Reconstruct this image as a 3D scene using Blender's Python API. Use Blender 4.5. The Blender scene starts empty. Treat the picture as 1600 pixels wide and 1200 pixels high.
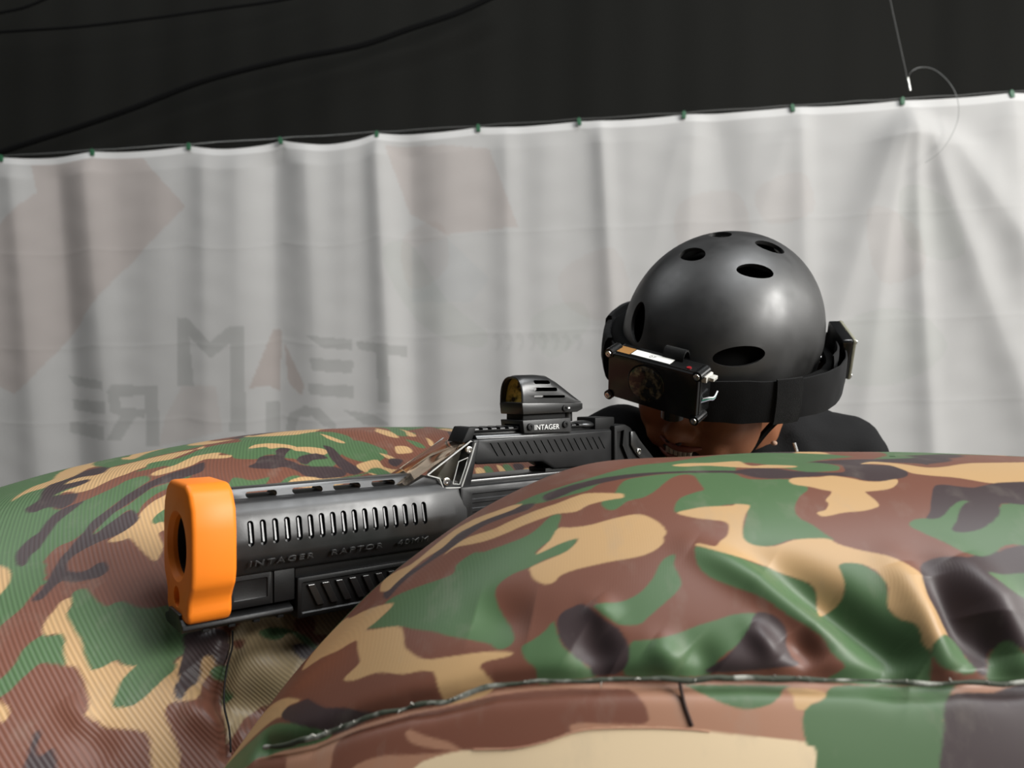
import bpy, bmesh, math, random
import numpy as np
from mathutils import Vector, Matrix, noise
random.seed(7)
S = bpy.context.scene
COL = S.collection
EYE = 1.0                                     # camera height above the floor

# ---------------------------------------------------------------- camera
cam = bpy.data.cameras.new('camera'); cam_o = bpy.data.objects.new('camera', cam); COL.objects.link(cam_o)
cam.sensor_width = 36; cam.lens = 27.0        # 1200 px focal length on a 1600 px frame
cam_o.location = (0, 0, EYE); cam_o.rotation_euler = (math.pi / 2, 0, 0)
cam.clip_start = .02
cam.dof.use_dof = True; cam.dof.focus_distance = .70; cam.dof.aperture_fstop = 8
S.camera = cam_o
# ---------------------------------------------------------------- light
S.view_settings.view_transform = 'Standard'; S.view_settings.look = 'None'
S.view_settings.gamma = 1; S.view_settings.use_curve_mapping = False
S.view_settings.exposure = 0.1
W = bpy.data.worlds.new('hall_ambient'); S.world = W; W.use_nodes = True
W.node_tree.nodes['Background'].inputs[0].default_value = (.80, .86, .92, 1)
W.node_tree.nodes['Background'].inputs[1].default_value = .055
def area(name, loc, target, sx, sy, power, color=(1, 1, 1)):
    l = bpy.data.lights.new(name, 'AREA'); l.shape = 'RECTANGLE'; l.size = sx; l.size_y = sy; l.energy = power; l.color = color
    o = bpy.data.objects.new(name, l); COL.objects.link(o); o.location = loc
    o.rotation_euler = (Vector(target) - Vector(loc)).to_track_quat('-Z', 'Y').to_euler(); return o
area('window_light', (4.8, -1.2, 3.2), (0, .9, .9), 3.2, 2.0, 470, (1, .985, .95))        # tall window in the right hand wall, beside the camera
area('far_window_light', (4.9, 1.7, 2.4), (0, 1.2, 1.0), 1.6, 1.8, 36, (1, .985, .95))    # its neighbour further along the same wall
area('roof_light', (1.7, .0, 4.6), (0, 1.2, .9), 2.4, 1.8, 120, (.97, .99, 1))             # roof light above and right of the players
area('curtain_fill_light', (-2.2, 1.8, 4.5), (-1.2, 3.0, .9), 2.4, 1.4, 42, (.97, .99, 1))   # added fill that evens out the left of the curtain, no known lamp

# ---------------------------------------------------------------- helpers
def mat(name, color=(.5, .5, .5), rough=.5, metal=0, spec=.5, **kw):
    m = bpy.data.materials.new(name); m.use_nodes = True; b = m.node_tree.nodes['Principled BSDF']
    b.inputs['Base Color'].default_value = (*color, 1); b.inputs['Roughness'].default_value = rough
    b.inputs['Metallic'].default_value = metal; b.inputs['Specular IOR Level'].default_value = spec
    for k, v in kw.items(): b.inputs[k.replace('_', ' ')].default_value = v
    return m
def noise_bump(m, scale=400, strength=.15, dist=.001, rough_var=0, detail=3):
    nt = m.node_tree; b = nt.nodes['Principled BSDF']
    tc = nt.nodes.new('ShaderNodeTexCoord'); n = nt.nodes.new('ShaderNodeTexNoise'); n.inputs['Scale'].default_value = scale; n.inputs['Detail'].default_value = detail
    nt.links.new(tc.outputs['Object'], n.inputs['Vector'])
    bp = nt.nodes.new('ShaderNodeBump'); bp.inputs['Strength'].default_value = strength; bp.inputs['Distance'].default_value = dist
    nt.links.new(n.outputs[0], bp.inputs['Height']); nt.links.new(bp.outputs[0], b.inputs['Normal'])
    if rough_var:
        n2 = nt.nodes.new('ShaderNodeTexNoise'); n2.inputs['Scale'].default_value = scale / 12; n2.inputs['Detail'].default_value = 5
        nt.links.new(tc.outputs['Object'], n2.inputs['Vector'])
        mr = nt.nodes.new('ShaderNodeMapRange'); r = b.inputs['Roughness'].default_value
        mr.inputs[1].default_value = .3; mr.inputs[2].default_value = .7; mr.inputs[3].default_value = r - rough_var; mr.inputs[4].default_value = r + rough_var
        nt.links.new(n2.outputs[0], mr.inputs[0]); nt.links.new(mr.outputs[0], b.inputs['Roughness'])
    return m
LATE = []
def link(name, me, m=None, parent=None, loc=(0, 0, 0), smooth=None, defer=False):
    o = bpy.data.objects.new(name, me)
    if defer: LATE.append(o)                    # heavy meshes join the scene last: keeps the modifier passes quick
    else: COL.objects.link(o); o.location = loc
    if m: me.materials.append(m)
    if parent: o.parent = parent
    if smooth is not None and len(me.polygons):
        me.polygons.foreach_set('use_smooth', [True] * len(me.polygons))
        if smooth < 180:
            bm = bmesh.new(); bm.from_mesh(me); a = math.radians(smooth)
            for e in bm.edges:
                if len(e.link_faces) == 2 and e.calc_face_angle(0) > a: e.smooth = False
            bm.to_mesh(me); bm.free()
    return o
def obj(name, bm, m, parent=None, loc=(0, 0, 0), smooth=35):
    bmesh.ops.recalc_face_normals(bm, faces=bm.faces)
    me = bpy.data.meshes.new(name); bm.to_mesh(me); bm.free()
    return link(name, me, m, parent, loc, smooth)
def tag(o, label, cat, group=None, kind=None):
    o['label'] = label; o['category'] = cat
    if group: o['group'] = group
    if kind: o['kind'] = kind
    return o
def struct(o): o['kind'] = 'structure'; return o
def empty(name, loc=(0, 0, 0), rot=None):
    o = bpy.data.objects.new(name, None); COL.objects.link(o); o.empty_display_size = .05; o.location = loc
    if rot is not None: o.rotation_euler = rot
    return o
def bevel(bm, w, seg=2, ang=25):
    es = [e for e in bm.edges if len(e.link_faces) == 2 and e.calc_face_angle(0) > math.radians(ang)]
    if es and w > 0: bmesh.ops.bevel(bm, geom=es, offset=w, segments=seg, profile=.5, affect='EDGES', clamp_overlap=True)
    return bm
def prism(pts, a, b, axis, bev=0, seg=2, bm=None):
    """extrude a polygon: axis 'y' takes (x,z) points, 'x' takes (y,z), 'z' takes (x,y)"""
    t = bmesh.new()
    def P(p, s): return {'y': (p[0], s, p[1]), 'x': (s, p[0], p[1]), 'z': (p[0], p[1], s)}[axis]
    A = [t.verts.new(P(p, a)) for p in pts]; B = [t.verts.new(P(p, b)) for p in pts]
    t.faces.new(A); t.faces.new(B[::-1])
    for i in range(len(pts)): t.faces.new((A[i], A[i - 1], B[i - 1], B[i]))
    bmesh.ops.recalc_face_normals(t, faces=t.faces)
    bevel(t, bev, seg)
    if bm is None: return t
    me = bpy.data.meshes.new('tmp'); t.to_mesh(me); t.free(); bm.from_mesh(me); bpy.data.meshes.remove(me); return bm
def merge(bm, t):
    me = bpy.data.meshes.new('tmp'); t.to_mesh(me); t.free(); bm.from_mesh(me); bpy.data.meshes.remove(me); return bm
def box(x0, x1, y0, y1, z0, z1, bev=0, seg=2, bm=None):
    return prism([(x0, z0), (x1, z0), (x1, z1), (x0, z1)], y0, y1, 'y', bev, seg, bm)
def cyl(p0, p1, r, n=16, bm=None, r2=None, cap=True):
    t = bmesh.new(); p0 = Vector(p0); p1 = Vector(p1); d = p1 - p0
    bmesh.ops.create_cone(t, cap_ends=cap, segments=n, radius1=r, radius2=r if r2 is None else r2, depth=d.length)
    bmesh.ops.transform(t, matrix=Matrix.Translation((p0 + p1) / 2) @ d.to_track_quat('Z', 'Y').to_matrix().to_4x4(), verts=t.verts)
    return t if bm is None else merge(bm, t)
def tube(pts, r, n=8, bm=None, closed=False):
    """swept tube along points; r a number or a list"""
    t = bmesh.new(); P = [Vector(p) for p in pts]; rings = []; up = None
    for i, p in enumerate(P):
        d = (P[min(i + 1, len(P) - 1)] - P[max(i - 1, 0)]).normalized()
        if up is None: up = Vector((0, 0, 1)) if abs(d.z) < .9 else Vector((1, 0, 0))
        s = d.cross(up).normalized(); up = s.cross(d).normalized(); rr = r[i] if hasattr(r, '__len__') else r
        rings.append([t.verts.new(p + rr * (math.cos(a) * s + math.sin(a) * up)) for a in [k * 2 * math.pi / n for k in range(n)]])
    for i in range(len(rings) - 1):
        for k in range(n): t.faces.new((rings[i][k], rings[i][k - 1], rings[i + 1][k - 1], rings[i + 1][k]))
    t.faces.new(rings[0]); t.faces.new(rings[-1][::-1])
    return t if bm is None else merge(bm, t)
def spline(pts, n=8):
    P = [Vector(p) for p in pts]; out = []
    for i in range(len(P) - 1):
        a, b, c, d = P[max(i - 1, 0)], P[i], P[i + 1], P[min(i + 2, len(P) - 1)]
        for k in range(n):
            s = k / n; out.append(.5 * ((2 * b) + (c - a) * s + (2 * a - 5 * b + 4 * c - d) * s * s + (3 * b - a - 3 * c + d) * s ** 3))
    return out + [P[-1]]
def ellipsoid(c, r, bm=None, rot=None, n=20):
    t = bmesh.new(); bmesh.ops.create_uvsphere(t, u_segments=n, v_segments=n * 2 // 3, radius=1)
    M = Matrix.Translation(c) @ (rot.to_4x4() if rot else Matrix()) @ Matrix.Diagonal((*r, 1))
    bmesh.ops.transform(t, matrix=M, verts=t.verts)
    return t if bm is None else merge(bm, t)
def apply_mods(o):
    dg = bpy.context.evaluated_depsgraph_get(); dg.update()
    me = bpy.data.meshes.new_from_object(o.evaluated_get(dg)); o.modifiers.clear(); old = o.data; o.data = me
    if old.users == 0: bpy.data.meshes.remove(old)
    return o
def cut(o, bm, smooth=35):
    bmesh.ops.recalc_face_normals(bm, faces=bm.faces)
    me = bpy.data.meshes.new('cutter'); bm.to_mesh(me); bm.free(); c = bpy.data.objects.new('cutter', me); COL.objects.link(c)
    if o.parent: c.parent = o.parent
    md = o.modifiers.new('b', 'BOOLEAN'); md.object = c; md.operation = 'DIFFERENCE'; md.solver = 'EXACT'
    apply_mods(o); bpy.data.objects.remove(c); bpy.data.meshes.remove(me)
    b2 = bmesh.new(); b2.from_mesh(o.data); a = math.radians(smooth)
    for f in b2.faces: f.smooth = True
    for e in b2.edges: e.smooth = not (len(e.link_faces) == 2 and e.calc_face_angle(0) > a)
    b2.to_mesh(o.data); b2.free(); return o
def stadium(cx, cy, w, h, n=6):
    """rounded slot outline"""
    r = min(w, h) / 2; pts = []
    if h >= w:
        for k in range(n + 1): a = math.pi * k / n; pts.append((cx + r * math.cos(a), cy + h / 2 - r + r * math.sin(a)))
        for k in range(n + 1): a = math.pi + math.pi * k / n; pts.append((cx + r * math.cos(a), cy - h / 2 + r + r * math.sin(a)))
    else:
        for k in range(n + 1): a = -math.pi / 2 + math.pi * k / n; pts.append((cx + w / 2 - r + r * math.cos(a), cy + r * math.sin(a)))
        for k in range(n + 1): a = math.pi / 2 + math.pi * k / n; pts.append((cx - w / 2 + r + r * math.cos(a), cy + r * math.sin(a)))
    return pts
def text_mesh(name, s, size, m, parent, M, extrude=.0003, spacing=1.0, width=None):
    cu = bpy.data.curves.new(name, 'FONT'); cu.body = s; cu.size = size; cu.extrude = extrude; cu.space_character = spacing; cu.align_x = 'LEFT'; cu.resolution_u = 4
    o = bpy.data.objects.new(name, cu); COL.objects.link(o)
    dg = bpy.context.evaluated_depsgraph_get(); dg.update(); me = bpy.data.meshes.new_from_object(o.evaluated_get(dg)); bpy.data.objects.remove(o)
    xs = [v.co.x for v in me.vertices]; k = width / (max(xs) - min(xs)) if width else 1
    for v in me.vertices: v.co = Vector(((v.co.x - min(xs)) * k, v.co.y, v.co.z))
    me.transform(M); me.name = name
    return link(name, me, m, parent)
def grid_mesh(name, X, Y, Z, col=None, wrap=False):
    """numpy grid -> mesh, optional per-vertex colour attribute 'print'"""
    h, w = X.shape; co = np.stack([X, Y, Z], -1).reshape(-1, 3).astype(np.float32)
    i = np.arange(h * w).reshape(h, w)
    if wrap: j = np.concatenate([i, i[:, :1]], 1)
    else: j = i
    q = np.stack([j[:-1, :-1], j[:-1, 1:], j[1:, 1:], j[1:, :-1]], -1).reshape(-1, 4)
    me = bpy.data.meshes.new(name); me.vertices.add(len(co)); me.vertices.foreach_set('co', co.ravel())
    me.loops.add(q.size); me.loops.foreach_set('vertex_index', q.ravel().astype(np.int32)); me.polygons.add(len(q))
    me.polygons.foreach_set('loop_start', np.arange(0, q.size, 4, dtype=np.int32)); me.update(calc_edges=True); me.validate()
    me.polygons.foreach_set('use_smooth', [True] * len(me.polygons))
    if col is not None:
        a = me.color_attributes.new('print', 'FLOAT_COLOR', 'POINT')
        a.data.foreach_set('color', np.concatenate([col.reshape(-1, 3), np.ones((h * w, 1))], 1).astype(np.float32).ravel())
    return me
def smooth_poly(p, n=4):
    p = np.asarray(p, float); out = []
    for i in range(len(p)):
        a, b, c, d = p[i - 1], p[i], p[(i + 1) % len(p)], p[(i + 2) % len(p)]
        for k in range(n):
            s = k / n; out.append(.5 * (2 * b + (c - a) * s + (2 * a - 5 * b + 4 * c - d) * s * s + (3 * b - a - 3 * c + d) * s ** 3))
    return np.array(out)
def in_poly(u, v, p):
    """point in polygon, restricted to the polygon's bounding box"""
    r = np.zeros(u.shape, bool); m = (u >= p[:, 0].min()) & (u <= p[:, 0].max()) & (v >= p[:, 1].min()) & (v <= p[:, 1].max())
    if not m.any(): return r
    x, y = u[m], v[m]; c = np.zeros(x.shape, bool)
    for i in range(len(p)):
        (x1, y1), (x0, y0) = p[i], p[i - 1]
        if y1 == y0: continue
        c ^= ((y1 > y) != (y0 > y)) & (x < (x0 - x1) * (y - y1) / (y0 - y1) + x1)
    r[m] = c; return r
def vnoise(x, y, z, seed, octaves=2):
    """cheap smooth pseudo-noise from summed sines"""
    rg = np.random.default_rng(seed); s = np.zeros_like(x); a = 1.0
    for o in range(octaves):
        for _ in range(6):
            k = rg.normal(size=3); k *= 2 ** o / np.linalg.norm(k); s += a * np.sin(k[0] * x + k[1] * y + k[2] * z + rg.uniform(0, 6.28))
        a *= .5
    return s / 3

# ---------------------------------------------------------------- the hall: floor, black cloth wall, white banner curtain
m_floor = noise_bump(mat('concrete_floor', (.16, .155, .15), .8), 60, .3, .004)
fl = struct(obj('floor', box(-5.4, 5.4, -3, 5.2, -.05, 0), m_floor))
m_black = mat('black_shade_cloth', (.0075, .0075, .0062), .8, spec=.15)
noise_bump(m_black, 700, .4, .001)
# black cloth: a large gently folded sheet hung behind the banner
xx, zz = np.meshgrid(np.linspace(-5.2, 5.2, 460), np.linspace(0, 4.2, 60))
yy = 4.05 - .10 * xx / 4 + .006 * np.sin(xx * 9 + .6 * np.sin(zz)) + .003 * np.sin(xx * 23 + 1.3) + .03 * np.sin(xx * 3.1 + zz * .5) + .02 * np.exp(-((xx - 2.2) / .12) ** 2)
bw = struct(link('wall_back', grid_mesh('wall_back', xx, yy, zz), m_black))
for nm, x0 in (('wall_left', -5.25), ('wall_right', 5.2)): struct(obj(nm, box(x0, x0 + .05, -3, 4.4, 0, 4.2), m_black))
# curtain frame: s runs along the hanging line, px-like units 0..1600 kept for the fold table
CA = Vector((-2.233, 3.35, 0)); CB = Vector((1.967, 2.95, 0)); CN = Vector((CB.y - CA.y, -(CB.x - CA.x), 0)).normalized()
def curtain_s(px):
    """fold-table unit -> fraction along the hanging line"""
    a = (px - 800) / 1200; d = CB - CA
    return (CA.x - a * CA.y) / (a * d.y - d.x)
def top_z(s): return .985 + (1.118 - .985) * s
CLIPS = [5, 147, 297, 440, 590, 748, 905, 1068, 1237, 1408, 1578]
SAG = [5, 4, 10, 12, 5, 3, 3, 2, 2, 2, 3]                      # slack of the hem between clips, mm-ish
ns, nh = 1000, 300
s = np.linspace(-.28, 1.28, ns); clip_s = np.array([curtain_s(c) for c in [-290, -142] + CLIPS + [1750, 1930]])
hz = np.concatenate([np.linspace(0, .035, 12), np.linspace(.04, 1, nh - 12)])          # 0 at hem, 1 at floor
SS, HH = np.meshgrid(s, hz)
U = np.interp(SS, [curtain_s(p) for p in range(-600, 2301, 20)], np.arange(-600, 2301, 20.0))     # fold-table unit of each vertex
ztop = top_z(SS)
for i in range(len(clip_s) - 1):
    f = (SS - clip_s[i]) / (clip_s[i + 1] - clip_s[i]); m = (f > 0) & (f < 1)
    ztop = ztop - np.where(m, 4 * f * (1 - f), 0) * (SAG[i - 2] if 2 <= i < 2 + len(SAG) else 5) * .0026
ZZ = ztop * (1 - HH) + (-EYE + .015) * HH
down = (ztop - ZZ)                                              # metres below the hem
# folds: (unit at hem, unit 1.2 m below, width, height cm, fade length m, start m)
FOLDS = [(20, 60, 26, 2.6, 9, 0), (85, 118, 20, -1.2, 9, 0), (135, 175, 30, 3.0, 9, 0), (250, 255, 46, 1.6, 9, 0), (322, 325, 24, 2.2, 1.6, 0), (375, 372, 40, 2.8, 1.8, 0), (425, 432, 24, -2.6, 2.2, 0),
         (480, 500, 28, 3.2, 1.5, 0), (540, 545, 26, 1.6, 1.2, 0), (590, 614, 20, 3.4, 6, 0), (640, 650, 26, -1.8, 6, 0), (700, 690, 40, 1.8, 3, 0), (790, 800, 20, 1.7, 5, 0), (850, 850, 36, 1.2, 4, 0),
         (938, 965, 15, 2.0, 2.5, 0), (990, 960, 40, 1.2, 3, 0), (1085, 1060, 24, 1.8, 1.5, 0), (1120, 1190, 30, -1.2, 1.5, 0), (1250, 1262, 18, 1.6, 1.8, 0), (1185, 1120, 40, 1.3, 1.5, 0),
         (1405, 1265, 30, 4.4, 1.3, .06), (1412, 1350, 22, 3.2, 1.5, .06), (1418, 1450, 17, 3.2, 2.5, .03), (1425, 1600, 26, 4.0, 1.6, .06), (1440, 1760, 34, 3.4, 1.6, .10), (1580, 1600, 26, 1.8, 3, 0), (1570, 1480, 30, 1.2, 2, .05),
         (1240, 1090, 26, 1.4, .9, .05), (1068, 960, 22, 1.1, .8, .05), (-60, -30, 40, 2.5, 9, 0), (-180, -160, 50, 2.5, 9, 0), (-300, -300, 60, 3, 9, 0), (1680, 1700, 40, 2.5, 9, 0), (1800, 1820, 50, 3, 9, 0), (1950, 1930, 50, 3, 9, 0)]
D = np.zeros_like(U)
for a, b, w, h, fade, st in FOLDS:
    c = a + (b - a) * down / 1.2; ww = w * (1 + .25 * down)
    x = (U - c) / ww
    D += h * .0115 * np.exp(-np.abs(x) ** 1.75) * np.exp(-down / fade) * np.clip((down - st) / .12 + .25, 0, 1)
D += .0035 * vnoise(SS * 60, down * 2.2, SS * 0, 3, 2) + .0005 * vnoise(SS * 160, down * 60, SS * 0, 5, 2)
for hcrease in (.42, .83, 1.15, 1.5): D += .0008 * np.exp(-((down - hcrease - .02 * SS) / .008) ** 2)
PX = CA.x + (CB.x - CA.x) * SS + CN.x * D; PY = CA.y + (CB.y - CA.y) * SS + CN.y * D
# faded print seen through from the back of the banner; drawn in hem units (U) by drop below the hem
VV = 1200 * (-ZZ) / (CA.y + (CB.y - CA.y) * SS) + 600           # banner's own height coordinate
def bt(p): return smooth_poly([(x / 2.223, 220 + y / 2.223) for x, y in p], 2)
def bl(p): return np.array([(x / 2.223, 220 + y / 2.223) for x, y in p])
col = np.ones(U.shape + (3,)) * np.array((.485, .476, .464))
def tint(poly, k, f=1.0):
    m = in_poly(U, VV, poly); col[m] = col[m] * (1 - f + f * np.array(k))
PINK = (.93, .855, .83); GREY = (.80, .805, .80); COOL = (.955, .97, .98)
tint(bl([(105, 60), (480, 40), (650, 230), (400, 490), (170, 765), (120, 830), (60, 880), (0, 850), (-300, 800), (-300, 320), (0, 300), (130, 180)]), PINK)
tint(bl([(1340, 20), (1556, 20), (1700, 30), (1800, 300), (1556, 330), (1420, 250)]), PINK, .8)
tint(bl([(640, 850), (760, 850), (780, 1010), (560, 1060), (580, 960)]), PINK, .5)
tint(bl([(1430, 370), (1556, 340), (1700, 480), (1640, 560), (1430, 560)]), COOL)
for p in ([(230, 815), (370, 835), (370, 865), (255, 850)], [(245, 898), (377, 905), (377, 950), (250, 935)], [(240, 975), (375, 990), (375, 1040), (240, 1015)],
          [(510, 850), (555, 850), (563, 1060), (515, 1060)], [(400, 847), (512, 850), (512, 885), (425, 888), (428, 925), (512, 932), (512, 962), (478, 960), (430, 1040), (383, 1040), (428, 956), (395, 940), (385, 870)],
          [(620, 615), (660, 618), (740, 700), (805, 645), (853, 645), (860, 1012), (805, 1008), (808, 705), (742, 757), (665, 682), (682, 850), (622, 850)],
          [(1070, 678), (1225, 690), (1225, 727), (1130, 722)], [(1080, 755), (1230, 765), (1225, 808), (1090, 800)], [(1075, 845), (1232, 850), (1232, 895), (1080, 882)],
          [(1240, 695), (1415, 715), (1415, 752), (1352, 742), (1362, 910), (1318, 905), (1308, 735), (1245, 725)],
          [(925, 905), (970, 905), (970, 1015), (925, 1015)], [(990, 1010), (1000, 950), (1060, 920), (1120, 930), (1170, 980), (1175, 1010), (1130, 990), (1090, 955), (1040, 960), (1025, 1010)], [(1195, 935), (1300, 950), (1365, 985), (1270, 988)]):
    tint(bl(p), GREY)
for p in ([(945, 655), (975, 655), (970, 870), (930, 850), (870, 860)], [(985, 700), (1062, 850), (1050, 885), (1000, 840)]): tint(bl(p), (.88, .80, .77))
for p in ([(630, 370), (690, 350), (700, 420), (640, 450)], [(880, 420), (960, 390), (985, 480), (930, 500), (880, 470)], [(1060, 320), (1150, 300), (1165, 380), (1070, 400)], [(1350, 330), (1420, 350), (1440, 420), (1370, 440)], [(1180, 300), (1250, 270), (1270, 330), (1200, 350)]):
    tint(smooth_poly(p), PINK, .35)
for p in ([(600, 400), (640, 380), (700, 470), (760, 520), (740, 545), (650, 500)], [(830, 500), (900, 470), (920, 510), (860, 560)], [(1290, 520), (1400, 480), (1480, 540), (1400, 600), (1300, 590)], [(1400, 300), (1470, 310), (1500, 400), (1420, 390)]):
    tint(smooth_poly(p), (.93, .95, .93), .8)
for x in range(770, 900, 18): tint(smooth_poly([(x, 528), (x + 6, 520), (x + 14, 530), (x + 11, 546), (x + 4, 548), (x + 8, 534)]), GREY, .35)
blot = vnoise(SS * 14, down * 5, SS * 0, 11, 3)[..., None]; col *= 1 + .025 * np.clip(blot, -1, 1)
col[(HH < .0135)] = (.64, .632, .62)                            # white hem tape
m_cur = mat('white_banner_cloth', (.7, .7, .68), .85, spec=.15)
nt = m_cur.node_tree; at = nt.nodes.new('ShaderNodeAttribute'); at.attribute_name = 'print'
nt.links.new(at.outputs['Color'], nt.nodes['Principled BSDF'].inputs['Base Color'])
noise_bump(m_cur, 260, .25, .002)
trn = nt.nodes.new('ShaderNodeBsdfTranslucent'); mx = nt.nodes.new('ShaderNodeMixShader'); mx.inputs[0].default_value = .12
nt.links.new(at.outputs['Color'], trn.inputs[0]); nt.links.new(nt.nodes['Principled BSDF'].outputs[0], mx.inputs[1]); nt.links.new(trn.outputs[0], mx.inputs[2]); nt.links.new(mx.outputs[0], nt.nodes['Material Output'].inputs[0])
cu = tag(link('banner_curtain', grid_mesh('banner_curtain', PX, PY, ZZ + EYE, col), m_cur, defer=True), 'white cloth banner hung as a curtain across the hall, faded print showing through', 'curtain')
# hem cable, clips, hanging wire and the ropes on the black cloth
m_wire = mat('steel_wire', (.25, .25, .24), .4, .8); m_clip = mat('green_clip_plastic', (.02, .10, .045), .5); m_rope = mat('black_rope', (.004, .004, .004), .9, spec=.1)
def cpt(px, dz=0, off=0):
    t = curtain_s(px); p = CA + (CB - CA) * t + CN * off; return Vector((p.x, p.y, EYE + top_z(t) + dz))
tag(obj('support_cable', tube([cpt(p, .008 + .002 * math.sin(p)) for p in range(-380, 2000, 40)], .0022, 6), m_wire), 'thin dark steel cable stretched along the top of the white curtain', 'cable')
cb = prism([(-.007, -.016), (.007, -.016), (.0085, .004), (.004, .014), (-.004, .014), (-.0085, .004)], -.006, .006, 'y', .0015)
merge(cb, cyl((-.009, 0, .002), (.009, 0, .002), .003, 8))
cme = bpy.data.meshes.new('curtain_clip'); cb.to_mesh(cme); cb.free(); cme.materials.append(m_clip)
order = ['first', 'second', 'third', 'fourth', 'fifth', 'sixth', 'seventh', 'eighth', 'ninth', 'tenth', 'eleventh']
for i, c in enumerate(CLIPS):
    o = bpy.data.objects.new('curtain_clip', cme); COL.objects.link(o); o.location = cpt(c, -.004, .012); o.rotation_euler = (0, random.uniform(-.2, .2), math.atan2(CB.y - CA.y, CB.x - CA.x))
    tag(o, 'small green clip on the curtain top edge, %s from the left' % order[i], 'clip', 'green curtain clips')
def wp(px, py, d): return Vector(((px - 800) / 1200 * d, d, EYE + (600 - py) / 1200 * d))
hw = empty('hanging_wire', wp(1421, 140, 3.0))
def rel(o, P): return [p - o.location for p in P]
obj('wire', tube(rel(hw, [wp(1380, -60, 3.02), wp(1393, 10, 3.02), wp(1404, 60, 3.01), wp(1415, 110, 3.0), wp(1420, 138, 3.0)]), .0016, 6), m_wire, hw)
obj('wire_loop', tube(rel(hw, spline([wp(1418, 125, 3.0), wp(1424, 112, 2.99), wp(1440, 105, 2.98), wp(1462, 110, 2.96), wp(1484, 130, 2.94), wp(1496, 155, 2.92), wp(1497, 185, 2.9), wp(1485, 215, 2.89), wp(1468, 238, 2.88), wp(1446, 254, 2.88)])), .0011, 6), m_wire, hw)
obj('wire_crimp', cyl(wp(1418, 122, 3.0) - hw.location, wp(1422, 142, 3.0) - hw.location, .005, 10), mat('zinc_crimp', (.5, .5, .48), .35, .9), hw)
tag(hw, 'thin steel wire hanging from above with a loose curled end over the curtain', 'wire')
def rope(pts, r, lab):
    tag(obj('rope', tube(spline(pts, 6), r, 6), m_rope), lab, 'rope', 'ropes along the black cloth')
def bp_(px, py): return wp(px, py, 3.86 - .02 * (px - 800) / 800)
rope([bp_(-60, 262), bp_(0, 238), bp_(130, 196), bp_(210, 168), bp_(320, 126), bp_(450, 93), bp_(560, 72), bp_(640, 45), bp_(720, 18), bp_(800, -20)], .014, 'thick black rope slanting up across the black cloth above the curtain')
rope([bp_(-60, 56), bp_(0, 50), bp_(120, 42), bp_(240, 28), bp_(340, 14), bp_(440, 0), bp_(520, -20)], .007, 'thin dark cord near the top edge of the black cloth, upper left')
rope([bp_(-60, 34), bp_(0, 20), bp_(40, 11), bp_(80, -6)], .007, 'short bit of dark cord in the top left corner of the black cloth')

# ---------------------------------------------------------------- inflatable camouflage bunkers
def spow(c, e):
    return np.sign(c) * np.abs(c) ** e
NEAR = dict(c=(.2739, .5535, -.584), r=(.5196, .2468, .5326), e=(.749, .827), yaw=-.0056, bend=(-.0108, .1632, .3784, -.3468), wall=.42, tuck=.56)
LEFT = dict(c=(-.2655, .8885, -.534), r=(.879, .3922, .478), e=(1.0271, .9391), yaw=.7665, bend=(.0562, 0, 0, 0), wall=.47, tuck=.52, far=1.0, lift=.75)
def bunker_surface(B, u, t):
    """point of the inflated cushion at plan angle u and height parameter t (t<0: side wall)"""
    a, b, c = B['r']; e1, e2 = B['e']
    v = np.clip(t, 0, 1) * np.pi / 2
    k = spow(np.cos(v), e1)
    x = a * k * spow(np.cos(u), e2); y = b * k * spow(np.sin(u), e2)
    z = c * spow(np.sin(v), e1) + np.minimum(t, 0) * B['wall']
    th = .34 + (.24 * np.clip(x / .2, 0, 1) if 'far' in B else 0)
    q = np.clip((th - t) / th, 0, 1); lo = 1 - B['tuck'] * q * q * (3 - 2 * q)      # cushions narrow toward the floor
    x = x * (.35 + .65 * lo); y = y * lo
    if 'far' in B:
        x = np.where(x > 0, x / (1 + B['far'] * x), x); z = z + B['lift'] * np.maximum(x - .09, 0) ** 2 * np.clip(t * 2, 0, 1)        # blunter, fuller far end
    t1, t2, t3, y2 = B['bend']
    f = np.clip(t * 4 + 1, 0, 1)
    y = y + y2 * x * x; z = z + f * (t1 * x + t2 * x * x + t3 * x ** 3)
    if B is NEAR:
        z = z + f * (.0065 * np.exp(-((x + .225) / .07) ** 2) - .004 * np.exp(-((x + .40) / .07) ** 2))
    co, si = np.cos(B['yaw']), np.sin(B['yaw'])
    return B['c'][0] + x * co - y * si, B['c'][1] + x * si + y * co, B['c'][2] + z

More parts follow.
